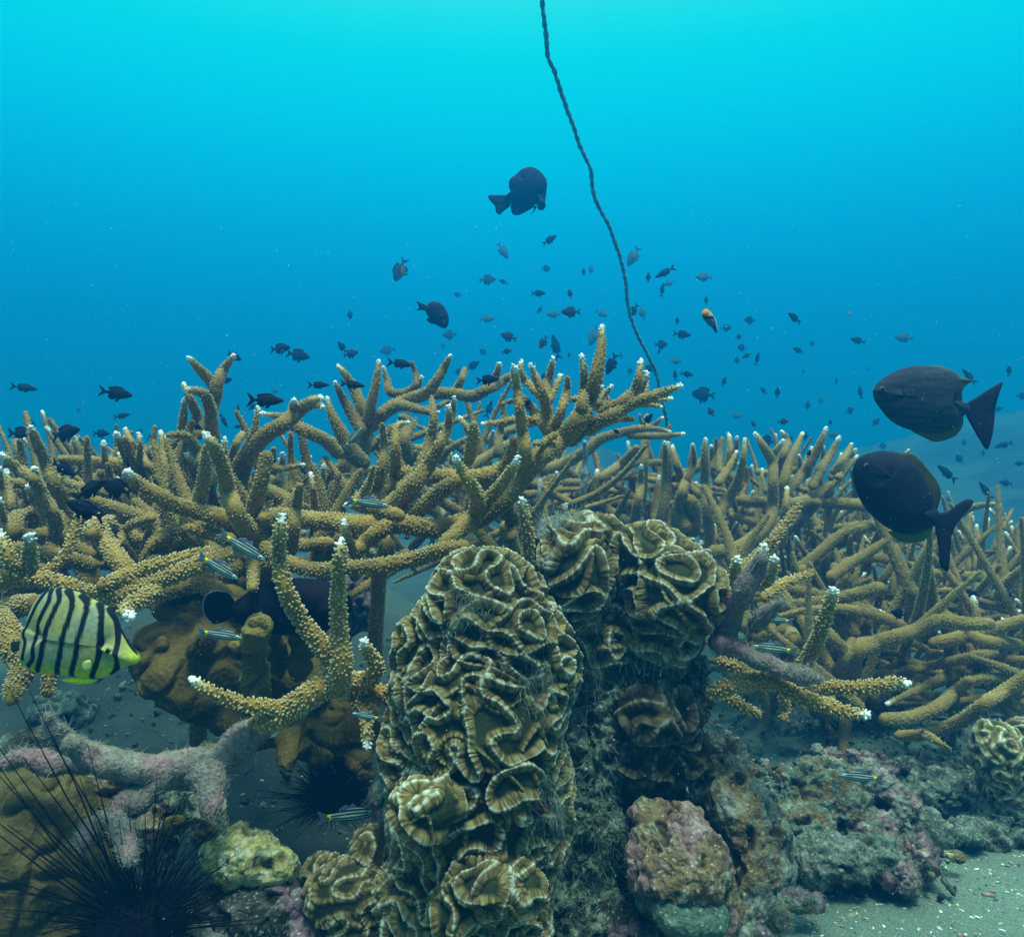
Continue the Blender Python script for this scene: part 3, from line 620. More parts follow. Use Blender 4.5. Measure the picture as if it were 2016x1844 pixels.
fr_rows += [(2.3, 2.4, '1882 1075 11 1800 1080 18 1710 1105 24 1640 1160 28 1580 1240 30'), (2.4, 2.4, '1500 1260 14 1510 1350 24 1480 1450 28', 0)]
fr = colony('staghorn_coral', 'faint greenish-brown coral clump at the right edge below the two big dark fish', 'coral', 3, (1950, 1150, 2.4), fr_rows, 'm', 0.03, SG)
def grow(root, region, n, drange, rr, Lr, seed, style='f', up=0.7, tipp=0.6, tint=0.1):
    """more branches of the same colony inside a picture region (u0,v0,u1,v1)"""
    g = np.random.default_rng(seed)
    for k in range(n):
        u = g.uniform(region[0], region[2]); v = g.uniform(region[1], region[3]); d = g.uniform(*drange)
        base = P(u, v, d); L = g.uniform(*Lr); r = g.uniform(*rr)
        if g.random() < up: D = np.array([g.normal(0, .45), g.normal(0, .35), 1.0])
        else: D = np.array([g.normal(0, 1), g.normal(0, .5), g.normal(0.1, .35)])
        D /= np.linalg.norm(D); side = np.cross(D, g.normal(0, 1, 3)); side /= np.linalg.norm(side); cv = g.normal(0, .18)
        pts = [[*(base+D*L*t+side*cv*L*t*t), r*(1-0.62*t**1.6)] for t in (1, .66, .33, 0, -.2)]
        make_branch(root, np.array(pts), style, 1 if g.random() < tipp else 0, tint)
grow(rt, (1290, 1040, 1700, 1200), 44, (2.1, 2.5), (.009, .014), (.12, .28), 5, style='m')
grow(lr, (1440, 1120, 2060, 1400), 84, (1.75, 2.35), (.009, .016), (.15, .38), 6, up=.45, tipp=.25, style='m')
grow(fr, (1750, 1090, 2050, 1230), 70, (2.2, 2.9), (.008, .013), (.10, .28), 7, up=.7)
grow(lt, (-40, 960, 420, 1110), 46, (1.5, 1.85), (.010, .017), (.10, .26), 8, up=.45, tipp=.2, tint=.15)
grow(br, (1180, 930, 1330, 1050), 14, (2.1, 2.4), (.009, .014), (.1, .24), 9, up=.4, tipp=.3)
grow(cl, (380, 950, 760, 1060), 22, (1.55, 1.9), (.010, .015), (.1, .22), 10, up=.35, tipp=.15, tint=.15)
grow(bc, (700, 850, 1010, 960), 16, (1.9, 2.2), (.009, .014), (.1, .2), 12, up=.4, tipp=.2, tint=.15)

grow(lt, (-60, 1030, 520, 1160), 50, (1.25, 1.7), (.011, .019), (.10, .24), 18, up=.25, tipp=.08, tint=.25, style='m')
grow(cl, (420, 1020, 800, 1120), 30, (1.35, 1.7), (.010, .017), (.1, .2), 20, up=.25, tipp=.05, tint=.25, style='m')

def back_colony(region, n, dr, seed, label, rr=(.008, .014), Lr=(.12, .32), up=.55):
    r = empty('staghorn_coral', P((region[0]+region[2])/2, region[3]+60, sum(dr)/2)); tag(r, label, 'coral', SG)
    grow(r, region, n, dr, rr, Lr, seed, up=up, tipp=.3, style='f'); return r
back_colony((-40, 1000, 330, 1090), 60, (1.85, 2.3), 61, 'shadowy brown coral seen through the gaps of the left thicket')
back_colony((330, 1010, 660, 1090), 36, (1.9, 2.4), 62, 'hazy coral seen through the gaps under the white-tipped fork')
back_colony((760, 960, 1150, 1080), 70, (1.9, 2.6), 63, 'hazy coral low behind the great middle arm')
back_colony((1180, 1000, 1480, 1120), 60, (2.4, 2.9), 64, 'hazy coral behind the spindly one at the foot of the rope')
back_colony((1400, 980, 1720, 1130), 90, (2.4, 3.0), 65, 'hazy coral behind the comb of upright fingers at right')
back_colony((1430, 1190, 1780, 1400), 90, (2.0, 2.5), 66, 'shaded coral tangle under the comb of upright fingers at right', up=.35)
back_colony((1740, 1150, 2060, 1400), 95, (2.1, 2.7), 67, 'shaded coral tangle reaching the right edge above the knobbly coral head', up=.35)
# ---------------------------------------------------------------- brain corals
def waves(n, lam, seed):
    g = np.random.default_rng(seed); k = g.normal(0, 1, (n, 3)); k /= np.linalg.norm(k, axis=1, keepdims=True)
    return k*(2*math.pi/lam)*g.uniform(.85, 1.15, (n, 1)), g.random(n)*2*math.pi
def wv(Q, K, ph):
    f = np.zeros(len(Q)); G = np.zeros_like(Q)
    for k, p in zip(K, ph):
        a = Q@k+p; f += np.cos(a); G -= np.sin(a)[:, None]*k
    s = math.sqrt(2/len(K)); return f*s, G*s
def brain(name, shapes, voxel, lam, amp, label, cat='coral', seed=1, width=0.0095, septa=0.0024, tone=1.0, dead=None, smooth=8, lump=0.013, pits=()):
    V, F, N = union(shapes, voxel, smooth)
    V = V+N*(lump*1.9*fbm(V, 10, 3, seed))[:, None]; N = vnormals(V, F)
    K, ph = waves(26, lam, seed)
    warp = np.stack([fbm(V, 16, 2, seed+31+j) for j in range(3)], 1)*lam*0.26
    Q = V+warp
    def field(K, ph, lam):
        gr = 2*math.pi/lam*0.75
        f, G = wv(Q, K, ph); Gt = G-N*np.sum(G*N, 1)[:, None]; gm = np.linalg.norm(Gt, axis=1)
        dist = np.abs(f)/np.sqrt(gm**2*0.8+(0.55*gr)**2)
        q = Q.copy()                       # crest of the nearest wall, for septa that run down its flanks
        for _ in range(2):
            ff, GG = wv(q, K, ph); GG = GG-N*np.sum(GG*N, 1)[:, None]
            q = q-GG*(ff/np.maximum(np.sum(GG*GG, 1), (0.5*gr)**2))[:, None]
        return dist, q
    dist, q = field(K, ph, lam)
    K2, ph2 = waves(20, lam*1.55, seed+70); d2, q2 = field(K2, ph2, lam*1.55)     # cross walls that join the long ones
    d2 = d2+.0025*(1+fbm(V, 18, 2, seed+44)*2); w2 = d2 < dist; dist = np.where(w2, d2, dist); q = np.where(w2[:, None], q2, q)
    se = 0.65*vnoise(q, 1/septa, seed+3)+0.35*vnoise(q, 0.5/septa, seed+9)
    t = np.clip(dist/width, 0, 1)
    wall = (0.55*(1-t)**0.8+0.45*(1-t**1.6))*(1+0.5*fbm(V, 22, 2, seed+21))
    flank = sst(t, 0.05, 0.2)*(1-sst(t, 0.8, 1.0))
    crest = 1-sst(t-.08*se, 0.03, 0.24)
    damp = np.ones(len(V))
    if dead is not None: damp = 1-dead(V)
    h = amp*(wall-0.35)*damp+se*(0.0019*(0.25+flank)+0.0013*crest)*damp+(1-damp)*0.004*fbm(V, 60, 3, seed)
    for (c, rad, dep) in pits:
        w = sst(np.exp(-np.sum((V-c)**2, 1)/rad**2)+.25*fbm(V, 60, 3, 5), .3, .7); h = h*(1-w)-dep*w+w*.005*fbm(V, 110, 3, 6)
    V2 = V+N*h[:, None]
    pos = np.clip(se*0.5+0.5, 0, 1)
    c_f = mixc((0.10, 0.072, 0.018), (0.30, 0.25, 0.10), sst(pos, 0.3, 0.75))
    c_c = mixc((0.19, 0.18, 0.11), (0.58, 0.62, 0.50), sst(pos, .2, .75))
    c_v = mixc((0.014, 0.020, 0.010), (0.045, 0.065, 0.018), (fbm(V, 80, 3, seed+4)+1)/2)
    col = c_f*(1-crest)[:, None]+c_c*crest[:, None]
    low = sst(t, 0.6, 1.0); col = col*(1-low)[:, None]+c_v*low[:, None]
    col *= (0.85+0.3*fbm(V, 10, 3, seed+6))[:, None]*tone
    if dead is not None:
        dd_ = (1-damp)[:, None]; nz = (fbm(V, 45, 4, seed+8)+1)/2
        dc = mixc((0.05, 0.03, 0.03), (0.20, 0.10, 0.08), sst(nz, .4, .7)); col = col*(1-dd_)+dc*dd_
    for (c, rad, dep) in pits:
        w = sst(np.exp(-np.sum((V-c)**2, 1)/rad**2)+.25*fbm(V, 60, 3, 5), .3, .7)[:, None]; col = col*(1-w)+mixc((0.03, 0.02, 0.02), (0.22, 0.09, 0.06), sst(fbm(V, 120, 3, 8), -.1, .4))*w
    b = V.mean(0).copy(); b[2] = V[:, 2].min()
    root = empty(name, b); tag(root, label, cat)
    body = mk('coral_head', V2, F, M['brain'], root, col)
    return root, V2, F, vnormals(V2, F), h
VX = 0.0008
c1 = [ell(945, 1222, 130, 138, .95), ell(1000, 1250, 84, 110, .93), ell(860, 1280, 72, 100, .95), ell(1056, 1330, 62, 130, .95), ell(945, 1400, 165, 190, .95), ell(935, 1580, 172, 200, .95),
      ell(1060, 1560, 60, 190, .96), ell(832, 1595, 66, 56, .825, .035), ell(795, 1480, 40, 130, .95), ell(975, 1740, 104, 70, .842, .04), ell(905, 1785, 60, 50, .838, .035), ell(925, 1760, 172, 180, .95), ell(915, 1980, 165, 160, .95),
      ell(880, 1460, 70, 80, .872, .03), ell(1000, 1560, 80, 90, .868, .03)]
pits = [(P(915, 1190, .86), .015, .008), (P(1070, 1350, .86), .028, .010), (P(1062, 1560, .87), .030, .011), (P(1110, 1640, .93), .02, .006)]
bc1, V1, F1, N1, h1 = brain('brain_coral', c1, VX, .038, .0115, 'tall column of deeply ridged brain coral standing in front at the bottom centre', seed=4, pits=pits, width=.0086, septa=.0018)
c2 = [ell(1130, 1135, 74, 96, 1.13), ell(1172, 1068, 58, 50, 1.17), ell(1105, 1170, 48, 90, 1.15), ell(1290, 1105, 80, 76, 1.13), ell(1325, 1165, 92, 104, 1.11), ell(1240, 1200, 110, 90, 1.19), ell(1390, 1180, 30, 60, 1.16),
      ell(1180, 1260, 66, 60, 1.16), ell(1310, 1250, 72, 44, 1.12), ell(1250, 1290, 100, 40, 1.18)]
bc2, V2_, F2, N2, h2 = brain('brain_coral', c2, VX*1.2, .048, .0130, 'double-lobed head of ridged brain coral on the dark pillar behind the column', seed=9, width=.0100, septa=.0021)
c3 = [ell(1290, 1410, 88, 56, 1.12), ell(1270, 1480, 100, 70, 1.14), ell(1330, 1460, 56, 80, 1.14), ell(1240, 1400, 60, 50, 1.16)]
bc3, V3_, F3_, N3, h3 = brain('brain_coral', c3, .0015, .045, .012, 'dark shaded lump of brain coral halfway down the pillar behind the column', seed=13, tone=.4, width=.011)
c4 = [ell(690, 1770, 88, 72, .93), ell(640, 1720, 45, 30, .95), ell(730, 1700, 34, 60, .95), ell(700, 1860, 100, 80, .92)]
bc4, V4_, F4_, N4, h4 = brain('brain_coral', c4, .0012, .036, .006, 'small low brain coral with thin winding ridges at the foot of the front column', seed=21, width=.0075, tone=.85, septa=.002)
c5 = [ell(1965, 1490, 52, 60, 1.5), ell(2010, 1460, 40, 40, 1.55), ell(1985, 1540, 60, 50, 1.52)]
bc5, V5_, F5_, N5, h5 = brain('knobbly_coral', c5, .0022, .034, .007, 'round pale knobbly coral head at the right edge above the sand', seed=25, width=.007, tone=1.3, septa=.004)
# filaments on the brain corals
AG = (0.10, 0.17, 0.13); AG2 = (0.33, 0.42, 0.36)
def near(V, pts, rad):
    w = np.zeros(len(V))
    for p in pts: w += np.exp(-np.sum((V-p)**2, 1)/rad**2)
    return w+1e-9
add_fuzz(bc1, V1, F1, N1, 2600, .008, .00032, AG, AG2, 41, near(V1, [P(1068, 1345, .87), P(1062, 1555, .88), P(915, 1190, .86), P(1090, 1600, .9)], .022), wild=1.2, droop=.8)
add_fuzz(bc1, V1, F1, N1, 2200, .006, .0003, AG, AG2, 42, near(V1, [P(760, 1560, .93), P(750, 1640, .93), P(760, 1760, .92), P(1110, 1750, .95), P(1100, 1650, .95)], .04), wild=1.2, droop=.8)
add_fuzz(bc2, V2_, F2, N2, 520, .016, .0005, (.25, .34, .30), (.5, .6, .54), 43, near(V2_, [P(1085, 1050, 1.13), P(1110, 1030, 1.14)], .02), wild=1.0, droop=-.3)
add_fuzz(bc2, V2_, F2, N2, 260, .02, .0005, AG, AG2, 44, near(V2_, [P(1200, 1320, 1.1), P(1300, 1310, 1.1), P(1150, 1310, 1.1)], .035), wild=1.0, droop=1.6)
# ---------------------------------------------------------------- rocks
PAL = {'green': ((0.04, 0.06, 0.045), (0.11, 0.155, 0.115), (0.22, 0.27, 0.21)), 'pink': ((0.09, 0.065, 0.065), (0.25, 0.155, 0.15), (0.38, 0.31, 0.29)),
       'yellow': ((0.18, 0.17, 0.04), (0.34, 0.32, 0.12), (0.42, 0.48, 0.36)), 'purple': ((0.06, 0.04, 0.06), (0.17, 0.11, 0.14), (0.25, 0.19, 0.21)),
       'brown': ((0.05, 0.035, 0.02), (0.17, 0.12, 0.06), (0.24, 0.26, 0.18)), 'dark': ((0.012, 0.014, 0.012), (0.03, 0.035, 0.03), (0.08, 0.10, 0.08)),
       'grey': ((0.035, 0.05, 0.045), (0.16, 0.18, 0.15), (0.28, 0.31, 0.27)), 'jade': ((0.05, 0.09, 0.07), (0.09, 0.16, 0.12), (0.13, 0.22, 0.16))}
def rock(name, shapes, voxel, label, pal=('green', 'pink'), cat='rock', seed=1, rough=.010, fz=1500, fl=.005, holes=.008, group=None, fine=.003, fr_=.0003, split=26):
    V, F, N = union(shapes, voxel, 4)
    nz = fbm(V, 22, 4, seed)
    rg = np.abs(fbm(V, 34, 3, seed+9)); h = rough*nz+fine*1.4*fbm(V, 110, 3, seed+1)-rough*.9*(0.25-rg)*(rg < .25)
    pit = sst(fbm(V, 42, 2, seed+2), .28, .5); h -= holes*pit
    V = V+N*h[:, None]; N = vnormals(V, F)
    w = sst(fbm(V, split, 3, seed+3), -.12, .12)
    A, B_ = PAL[pal[0]], PAL[pal[1]]
    n1 = np.clip((fbm(V, 70, 4, seed+4)+.6)/1.2, 0, 1)
    ca3 = mixc(A[0], A[1], sst(n1, 0, .5))*(n1 < .5)[:, None]+mixc(A[1], A[2], sst(n1, .5, 1))*(n1 >= .5)[:, None]
    cb3 = mixc(B_[0], B_[1], sst(n1, 0, .5))*(n1 < .5)[:, None]+mixc(B_[1], B_[2], sst(n1, .5, 1))*(n1 >= .5)[:, None]
    col = ca3*(1-w)[:, None]+cb3*w[:, None]
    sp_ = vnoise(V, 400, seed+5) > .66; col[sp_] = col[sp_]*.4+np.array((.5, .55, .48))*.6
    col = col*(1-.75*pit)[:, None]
    b = V.mean(0).copy(); b[2] = V[:, 2].min()
    root = empty(name, b); tag(root, label, cat, group)
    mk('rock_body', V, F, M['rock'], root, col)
    if fz: add_fuzz(root, V, F, N, int(fz*1.6), fl, fr_*1.3, (.07, .11, .07), (.34, .40, .30), seed+60, w=sst(fbm(V, 30, 3, seed+61), -.05, .35)+.03, wild=.9, droop=.3)
    return root, V, F, N
pil = [ell(1230, 1350, 100, 90, 1.18), ell(1180, 1480, 66, 140, 1.16), ell(1160, 1640, 66, 160, 1.12), ell(1150, 1820, 100, 120, 1.08), ell(1260, 1560, 90, 90, 1.18), ell(1360, 1360, 44, 70, 1.2), ell(1210, 1960, 160, 110, 1.1), ell(1230, 1760, 90, 130, 1.15)]
pr, Vp, Fp, Np = rock('rock_pillar', pil, .0024, 'dark algae-hung rock pillar carrying the double-lobed brain coral', ('dark', 'green'), seed=5, rough=.024, fz=0, holes=.018, fine=.008, split=45)
add_fuzz(pr, Vp, Fp, Np, 1500, .011, .0009, (0.035, 0.08, 0.05), (0.17, 0.26, 0.17), 71, near(Vp, [P(1180, 1560, 1.08), P(1150, 1650, 1.05), P(1140, 1760, 1.02), P(1150, 1480, 1.08), P(1200, 1680, 1.05)], .05), wild=1.1, droop=.7)
add_fuzz(pr, Vp, Fp, Np, 500, .016, .0005, (0.07, 0.13, 0.09), (0.30, 0.40, 0.33), 72, near(Vp, [P(1200, 1320, 1.1), P(1290, 1330, 1.1), P(1370, 1340, 1.12), P(1370, 1410, 1.14)], .035), wild=1.2, droop=1.4)
sl = [cap(P(1432, 1487, 1.16), P(1458, 1600, 1.1), .036, .048), cap(P(1458, 1600, 1.1), P(1476, 1700, 1.08), .048, .046), cap(P(1476, 1700, 1.08), P(1440, 1860, 1.02), .046, .036), cap(P(1400, 1520, 1.2), P(1400, 1800, 1.15), .03, .05)]
slr, Vs, Fs, Ns_ = rock('rock_slab', sl, .0019, 'upright slab of rock with a pale rim and brown pitted face, right of the pillar', ('brown', 'grey'), seed=8, fz=2600, rough=.018, holes=.014, fl=.005)
pk = [ell(1335, 1700, 100, 84, .98, .07), ell(1300, 1650, 50, 50, 1.0), ell(1390, 1740, 50, 60, .98), ell(1290, 1730, 50, 60, 1.0), ell(1285, 1600, 44, 26, 1.02), ell(1340, 1610, 40, 30, 1.04), ell(1420, 1800, 36, 60, 1.0)]
pkr, Vk, Fk, Nk = rock('pink_rock', pk, .0015, 'knobbly rock crusted pale pink leaning against the upright slab', ('pink', 'brown'), seed=14, fz=900, fl=.003, rough=.013, holes=.008, fine=.005)
jd = [ell(1345, 1785, 88, 50, .95, .05, 14), ell(1300, 1770, 50, 40, .97)]
rock('green_sponge', jd, .0017, 'smooth dark green sponge-like lump under the pink rock', ('jade', 'jade'), cat='sponge', seed=17, fz=150, rough=.006, holes=.0, fine=.002)
rock('grey_coral_lump', [ell(1540, 1660, 26, 48, 1.1), ell(1545, 1710, 28, 30, 1.08)], .0016, 'small grey ruffled coral lump on the right side of the upright slab', ('grey', 'grey'), cat='coral', seed=19, fz=80, rough=.006, holes=.004)
rock('dark_rock', [ell(1330, 1890, 170, 60, 1.0), ell(1480, 1870, 60, 50, 1.02), ell(1250, 1830, 60, 60, 1.0)], .0022, 'dark base rock under the green sponge at the bottom edge', ('dark', 'purple'), seed=20, fz=900, rough=.012)
# rubble on the right
rub = [
 ('rock', [ell(1620, 1545, 74, 50, 1.45), ell(1560, 1570, 44, 60, 1.42), ell(1650, 1600, 70, 70, 1.4), ell(1580, 1640, 60, 60, 1.35)], 'big hollowed reef rock with a dark hole, topped by pink knobs, right of the slab', ('green', 'brown')),
 ('rock', [ell(1720, 1560, 60, 60, 1.45), ell(1760, 1600, 50, 60, 1.42), ell(1700, 1640, 60, 60, 1.38)], 'greenish reef rock with pink crust behind the striped fish over the rubble', ('grey', 'pink')),
 ('rock', [ell(1650, 1690, 68, 44, 1.27), ell(1725, 1682, 48, 40, 1.29), ell(1600, 1695, 46, 50, 1.27)], 'mottled pale reef rock at the front of the rubble pile', ('green', 'grey')),
 ('rock', [ell(1800, 1690, 44, 46, 1.3), ell(1770, 1730, 40, 36, 1.26)], 'small purplish red rock at the right end of the rubble pile on the sand', ('purple', 'pink')),
 ('rock', [ell(1850, 1560, 70, 44, 1.6), ell(1920, 1590, 70, 40, 1.58), ell(1800, 1580, 50, 40, 1.6)], 'low green reef rock behind the sand, under the coral tangle', ('green', 'grey')),
 ('rock', [ell(1990, 1610, 60, 44, 1.5), ell(1940, 1640, 60, 30, 1.48)], 'low pitted rock at the right edge beneath the knobbly coral', ('grey', 'green')),
 ('rock', [ell(1880, 1640, 60, 24, 1.45), ell(1820, 1620, 40, 26, 1.48)], 'flat grey-green rock lying where the sand begins', ('green', 'grey')),
 ('rock', [ell(1850, 1515, 70, 34, 1.8), ell(1930, 1545, 50, 30, 1.75), ell(1790, 1530, 40, 36, 1.75)], 'dim green rock in the shade between the rubble pile and the knobbly coral head', ('green', 'dark')),
 ('rock', [ell(1950, 1590, 70, 26, 1.62), ell(1880, 1610, 50, 24, 1.6)], 'broken greyish rock just below the knobbly coral head', ('grey', 'green')),
 ('rock', [ell(1570, 1775, 46, 24, 1.18), ell(1530, 1800, 30, 30, 1.15)], 'low dark rock at the foot of the upright slab on the sand', ('green', 'purple')),
 ('rock', [ell(1880, 1685, 22, 10, 1.33), ell(1865, 1680, 10, 12, 1.33)], 'tiny brown stone alone on the open sand', ('brown', 'yellow')),
 ('rock', [ell(1640, 1490, 18, 22, 1.6), ell(1610, 1480, 14, 12, 1.6)], 'small pink knob standing left on top of the hollowed rock', ('pink', 'grey')),
 ('rock', [ell(1705, 1500, 26, 20, 1.55), ell(1730, 1515, 20, 18, 1.55), ell(1685, 1488, 16, 12, 1.55)], 'cluster of pale pink knobs above the striped fish over the rubble', ('pink', 'purple')),
 ('rock', [ell(1735, 1500, 14, 24, 1.6), ell(1745, 1520, 20, 16, 1.6)], 'upright pinkish spur behind the tail of the striped fish over the rubble', ('pink', 'grey')),
]
for k, (nm, sh, lb, pl) in enumerate(rub):
    rock(nm, sh, .0022 if k < 10 else .0014, lb, pl, seed=100+k*7, fz=2200 if k < 10 else 120, fl=.006, rough=.020 if k < 10 else .007, holes=.016 if k < 10 else .004, fine=.006, group='rubble rocks on the right', split=60)
# lower left
def deadtube(parent, rows, name='dead_branch', fz=True, seed=0):
    allV = []
    for q, (z, d0, d1, s) in enumerate(rows):
        o, (v, f), (V, F) = make_branch(parent, tr(z, s, d0, d1, .004, rs=1/RK), 'm', 0, dead=True, name=name)
        N = vnormals(v, f); n = int(2.6*len(v))+900
        if fz: add_fuzz(o, v, f, N, n, .0095, .0004, (0.17, 0.155, 0.145), (0.46, 0.50, 0.44), 300+q+seed, wild=.8, droop=-.1)
deadtube(fc, [(4, .90, .95, '380 735 60 500 800 78 700 860 90 900 890 94 1130 840 88 1300 740 84 1440 650 76'), (4, .88, .93, '268 590 26 300 660 52 380 740 64 500 810 70'),
 (4, .86, .92, '450 1290 38 500 1230 64 640 1120 72 760 1020 80 900 920 84'), (4, .84, .88, '705 1375 26 685 1270 48 640 1160 64'), (4, .88, .92, '1150 1100 46 1150 1000 72 1130 890 84'),
 (4, .92, .95, '-60 860 44 60 830 46 150 810 50 300 850 60 500 840 60')])
nn_ = mk('bleached_ring', *(lambda a: (a[0], [a[1], a[2]]))(tube_data(tr(4, '1455 625 74 1485 650 70', .95, .95), 20, .003, rough=.3, rf=160)[:3]), M['coral'], fc, (0.72, 0.84, 0.84))
dr = empty('dead_branch', P(1480, 1300, 1.05)); tag(dr, 'dead purplish crusted coral branch lying across the bright coral arms at right', 'dead coral')
deadtube(dr, [(6, 1.0, 1.08, '890 382 26 800 360 44 680 320 48 560 270 50 450 210 50 330 180 46'), (3, 1.02, 1.1, '582 1368 26 545 1450 46 490 1550 54 430 1680 58 380 1790 58'), (3, 1.05, 1.1, '690 1615 18 610 1680 42 550 1740 44')], seed=50)
# massive smooth coral at bottom left
def lobes(name, shapes, voxel, label, c0, c1, seed, cat='coral', fz=0, bump=.0016, group=None, fold=1):
    V, F, N = union(shapes, voxel, 45)
    dots = vnoise(V, 330, seed); h = .014*fbm(V, 15, 3, seed)-.010*np.clip(.22-np.abs(fbm(V, 20, 2, seed+9)), 0, 1)/.22*fold+bump*sst(dots, .1, .6)
    V = V+N*h[:, None]
    col = mixc(c0, c1, np.clip((fbm(V, 30, 4, seed+1)+.5), 0, 1)*.7+.3*sst(dots, .1, .6))
    b = V.mean(0).copy(); b[2] = V[:, 2].min(); root = empty(name, b); tag(root, label, cat, group)
    mk('coral_head', V, F, M['lobe'], root, col)
    if fz: add_fuzz(root, V, F, vnormals(V, F), fz, .005, .0003, AG, AG2, seed)
    return root
lobes('massive_coral', [ell(60, 1700, 130, 200, 1.0, .1), ell(170, 1640, 70, 80, 1.05), ell(90, 1900, 200, 150, 1.0, .1), ell(10, 1620, 110, 100, 1.05), ell(190, 1720, 60, 110, 1.0)], .0022, 'large smooth olive-brown coral mound behind the urchin spines at the lower left', (0.075, 0.06, 0.016), (0.135, 0.11, 0.034), 31)
lobes('lobed_coral', [ell(320, 1285, 58, 60, 1.25, .05), ell(350, 1335, 60, 60, 1.24, .06), ell(400, 1370, 70, 50, 1.24, .07), ell(430, 1310, 90, 90, 1.28, .09), ell(520, 1340, 90, 90, 1.3, .09), ell(600, 1360, 80, 90, 1.3, .08), ell(440, 1220, 90, 60, 1.32, .07), ell(540, 1230, 60, 60, 1.36, .06), ell(350, 1195, 62, 30, 1.3, .05, 25),
  ell(620, 1430, 80, 60, 1.3, .07), ell(470, 1410, 60, 36, 1.24, .05), ell(700, 1420, 60, 80, 1.3, .07), ell(520, 1430, 60, 34, 1.26, .05), cap(P(582, 1440, 1.2), P(570, 1510, 1.14), .032, .017), ell(590, 1290, 26, 60, 1.18, .025, 12), ell(545, 1290, 22, 56, 1.2, .03, -8), ell(395, 1270, 26, 40, 1.2, .03, 20), cap(P(690, 1450, 1.28), P(706, 1520, 1.24), .04, .026), cap(P(640, 1440, 1.26), P(630, 1480, 1.22), .04, .03), ell(655, 1300, 40, 60, 1.32)],
  .0022, 'smooth golden-brown lobed coral sheltering under the forked branches', (0.085, 0.062, 0.010), (0.18, 0.13, 0.026), 33)
kn = [ell(510, 1236, 25, 26, 1.08), cap(P(508, 1260, 1.1), P(505, 1360, 1.14), .018, .025), ell(468, 1274, 12, 13, 1.1), cap(P(470, 1274, 1.1), P(500, 1290, 1.11), .008, .01)]
lobes('knobbed_coral', kn, .0012, 'stubby round-headed coral knob standing in front of the black fish', (0.15, 0.11, 0.02), (0.27, 0.21, 0.06), 35, bump=.0022)
rock('rock', [ell(480, 1690, 70, 56, .94), ell(545, 1710, 44, 40, .94), ell(470, 1640, 30, 22, .95), ell(430, 1680, 34, 36, .95)], .0015, 'bright yellow-green crusted rock between the urchin and the small brain coral', ('yellow', 'yellow'), seed=51, fz=900, rough=.014, holes=.008, fl=.003)
rock('rock', [ell(490, 1790, 80, 60, .93), ell(550, 1780, 44, 60, .93), ell(430, 1800, 50, 60, .94), ell(500, 1880, 110, 60, .92)], .0017, 'dark purple pitted rock under the yellow-green one', ('purple', 'dark'), seed=53, fz=500, rough=.012, holes=.010)
rock('rock', [ell(620, 1850, 60, 60, .92), ell(590, 1800, 30, 50, .93)], .0017, 'pale lilac rock at the bottom edge left of the front column', ('grey', 'purple'), seed=55, fz=500, rough=.01)
rock('rock', [ell(410, 1850, 50, 34, .9), ell(450, 1870, 50, 40, .9)], .0017, 'small green-crusted rock at the bottom edge by the urchin', ('green', 'grey'), seed=57, fz=500, rough=.01)
rock('rock', [ell(350, 1560, 60, 60, 1.05), ell(400, 1540, 40, 80, 1.02), ell(200, 1520, 90, 40, 1.1), ell(60, 1470, 80, 40, 1.12), ell(420, 1620, 40, 60, 1.0), ell(300, 1640, 60, 70, 1.02)], .0022, 'mottled rock under the dead algae-covered branch at the lower left', ('brown', 'green'), seed=59, fz=2400, rough=.014, holes=.012, fl=.006)
lobes('cup_coral', [ell(342, 1620, 26, 20, .97), ell(336, 1628, 22, 22, .97)], .0012, 'small round brown coral cushion under the dead branch', (0.09, 0.07, 0.012), (0.18, 0.14, 0.03), 37)
rock('rock', [ell(752, 1630, 22, 60, .98), ell(742, 1570, 16, 30, .98), ell(735, 1680, 30, 40, .96)], .0014, 'narrow crusted rock edge against the left side of the front column', ('green', 'purple'), seed=61, fz=900, rough=.008)
for k, (u, v, a, b, d, lb) in enumerate([(250, 1370, 60, 22, 2.3, 'bluish rock far off on the sand below the butterflyfish'), (330, 1420, 70, 24, 2.2, 'flat bluish rock on the sand between the butterflyfish and the lobed coral'), (120, 1400, 60, 40, 2.1, 'shadowed rock at the left below the butterflyfish'),
   (700, 1170, 40, 70, 2.2, 'dark standing rock seen through the gap beside the tall horn'), (640, 1200, 60, 60, 2.3, 'dark rock far behind the black fish'), (1560, 1420, 50, 24, 1.9, 'dull rock on the sand beneath the striped fish right of the pillar'), (1880, 1470, 60, 30, 2.0, 'dark rock under the coral tangle at the right'), (1090, 960, 80, 60, 2.8, 'dark hazy rock mass behind the pale dead stems')]):
    rock('rock', [ell(u, v, a, b, d), ell(u+a*.6, v+b*.3, a*.6, b*.8, d)], .006, lb, ('grey', 'green') if k not in (3, 4, 7) else ('dark', 'purple'), seed=200+k, fz=0, rough=.03, holes=.01, group='rocks farther back')
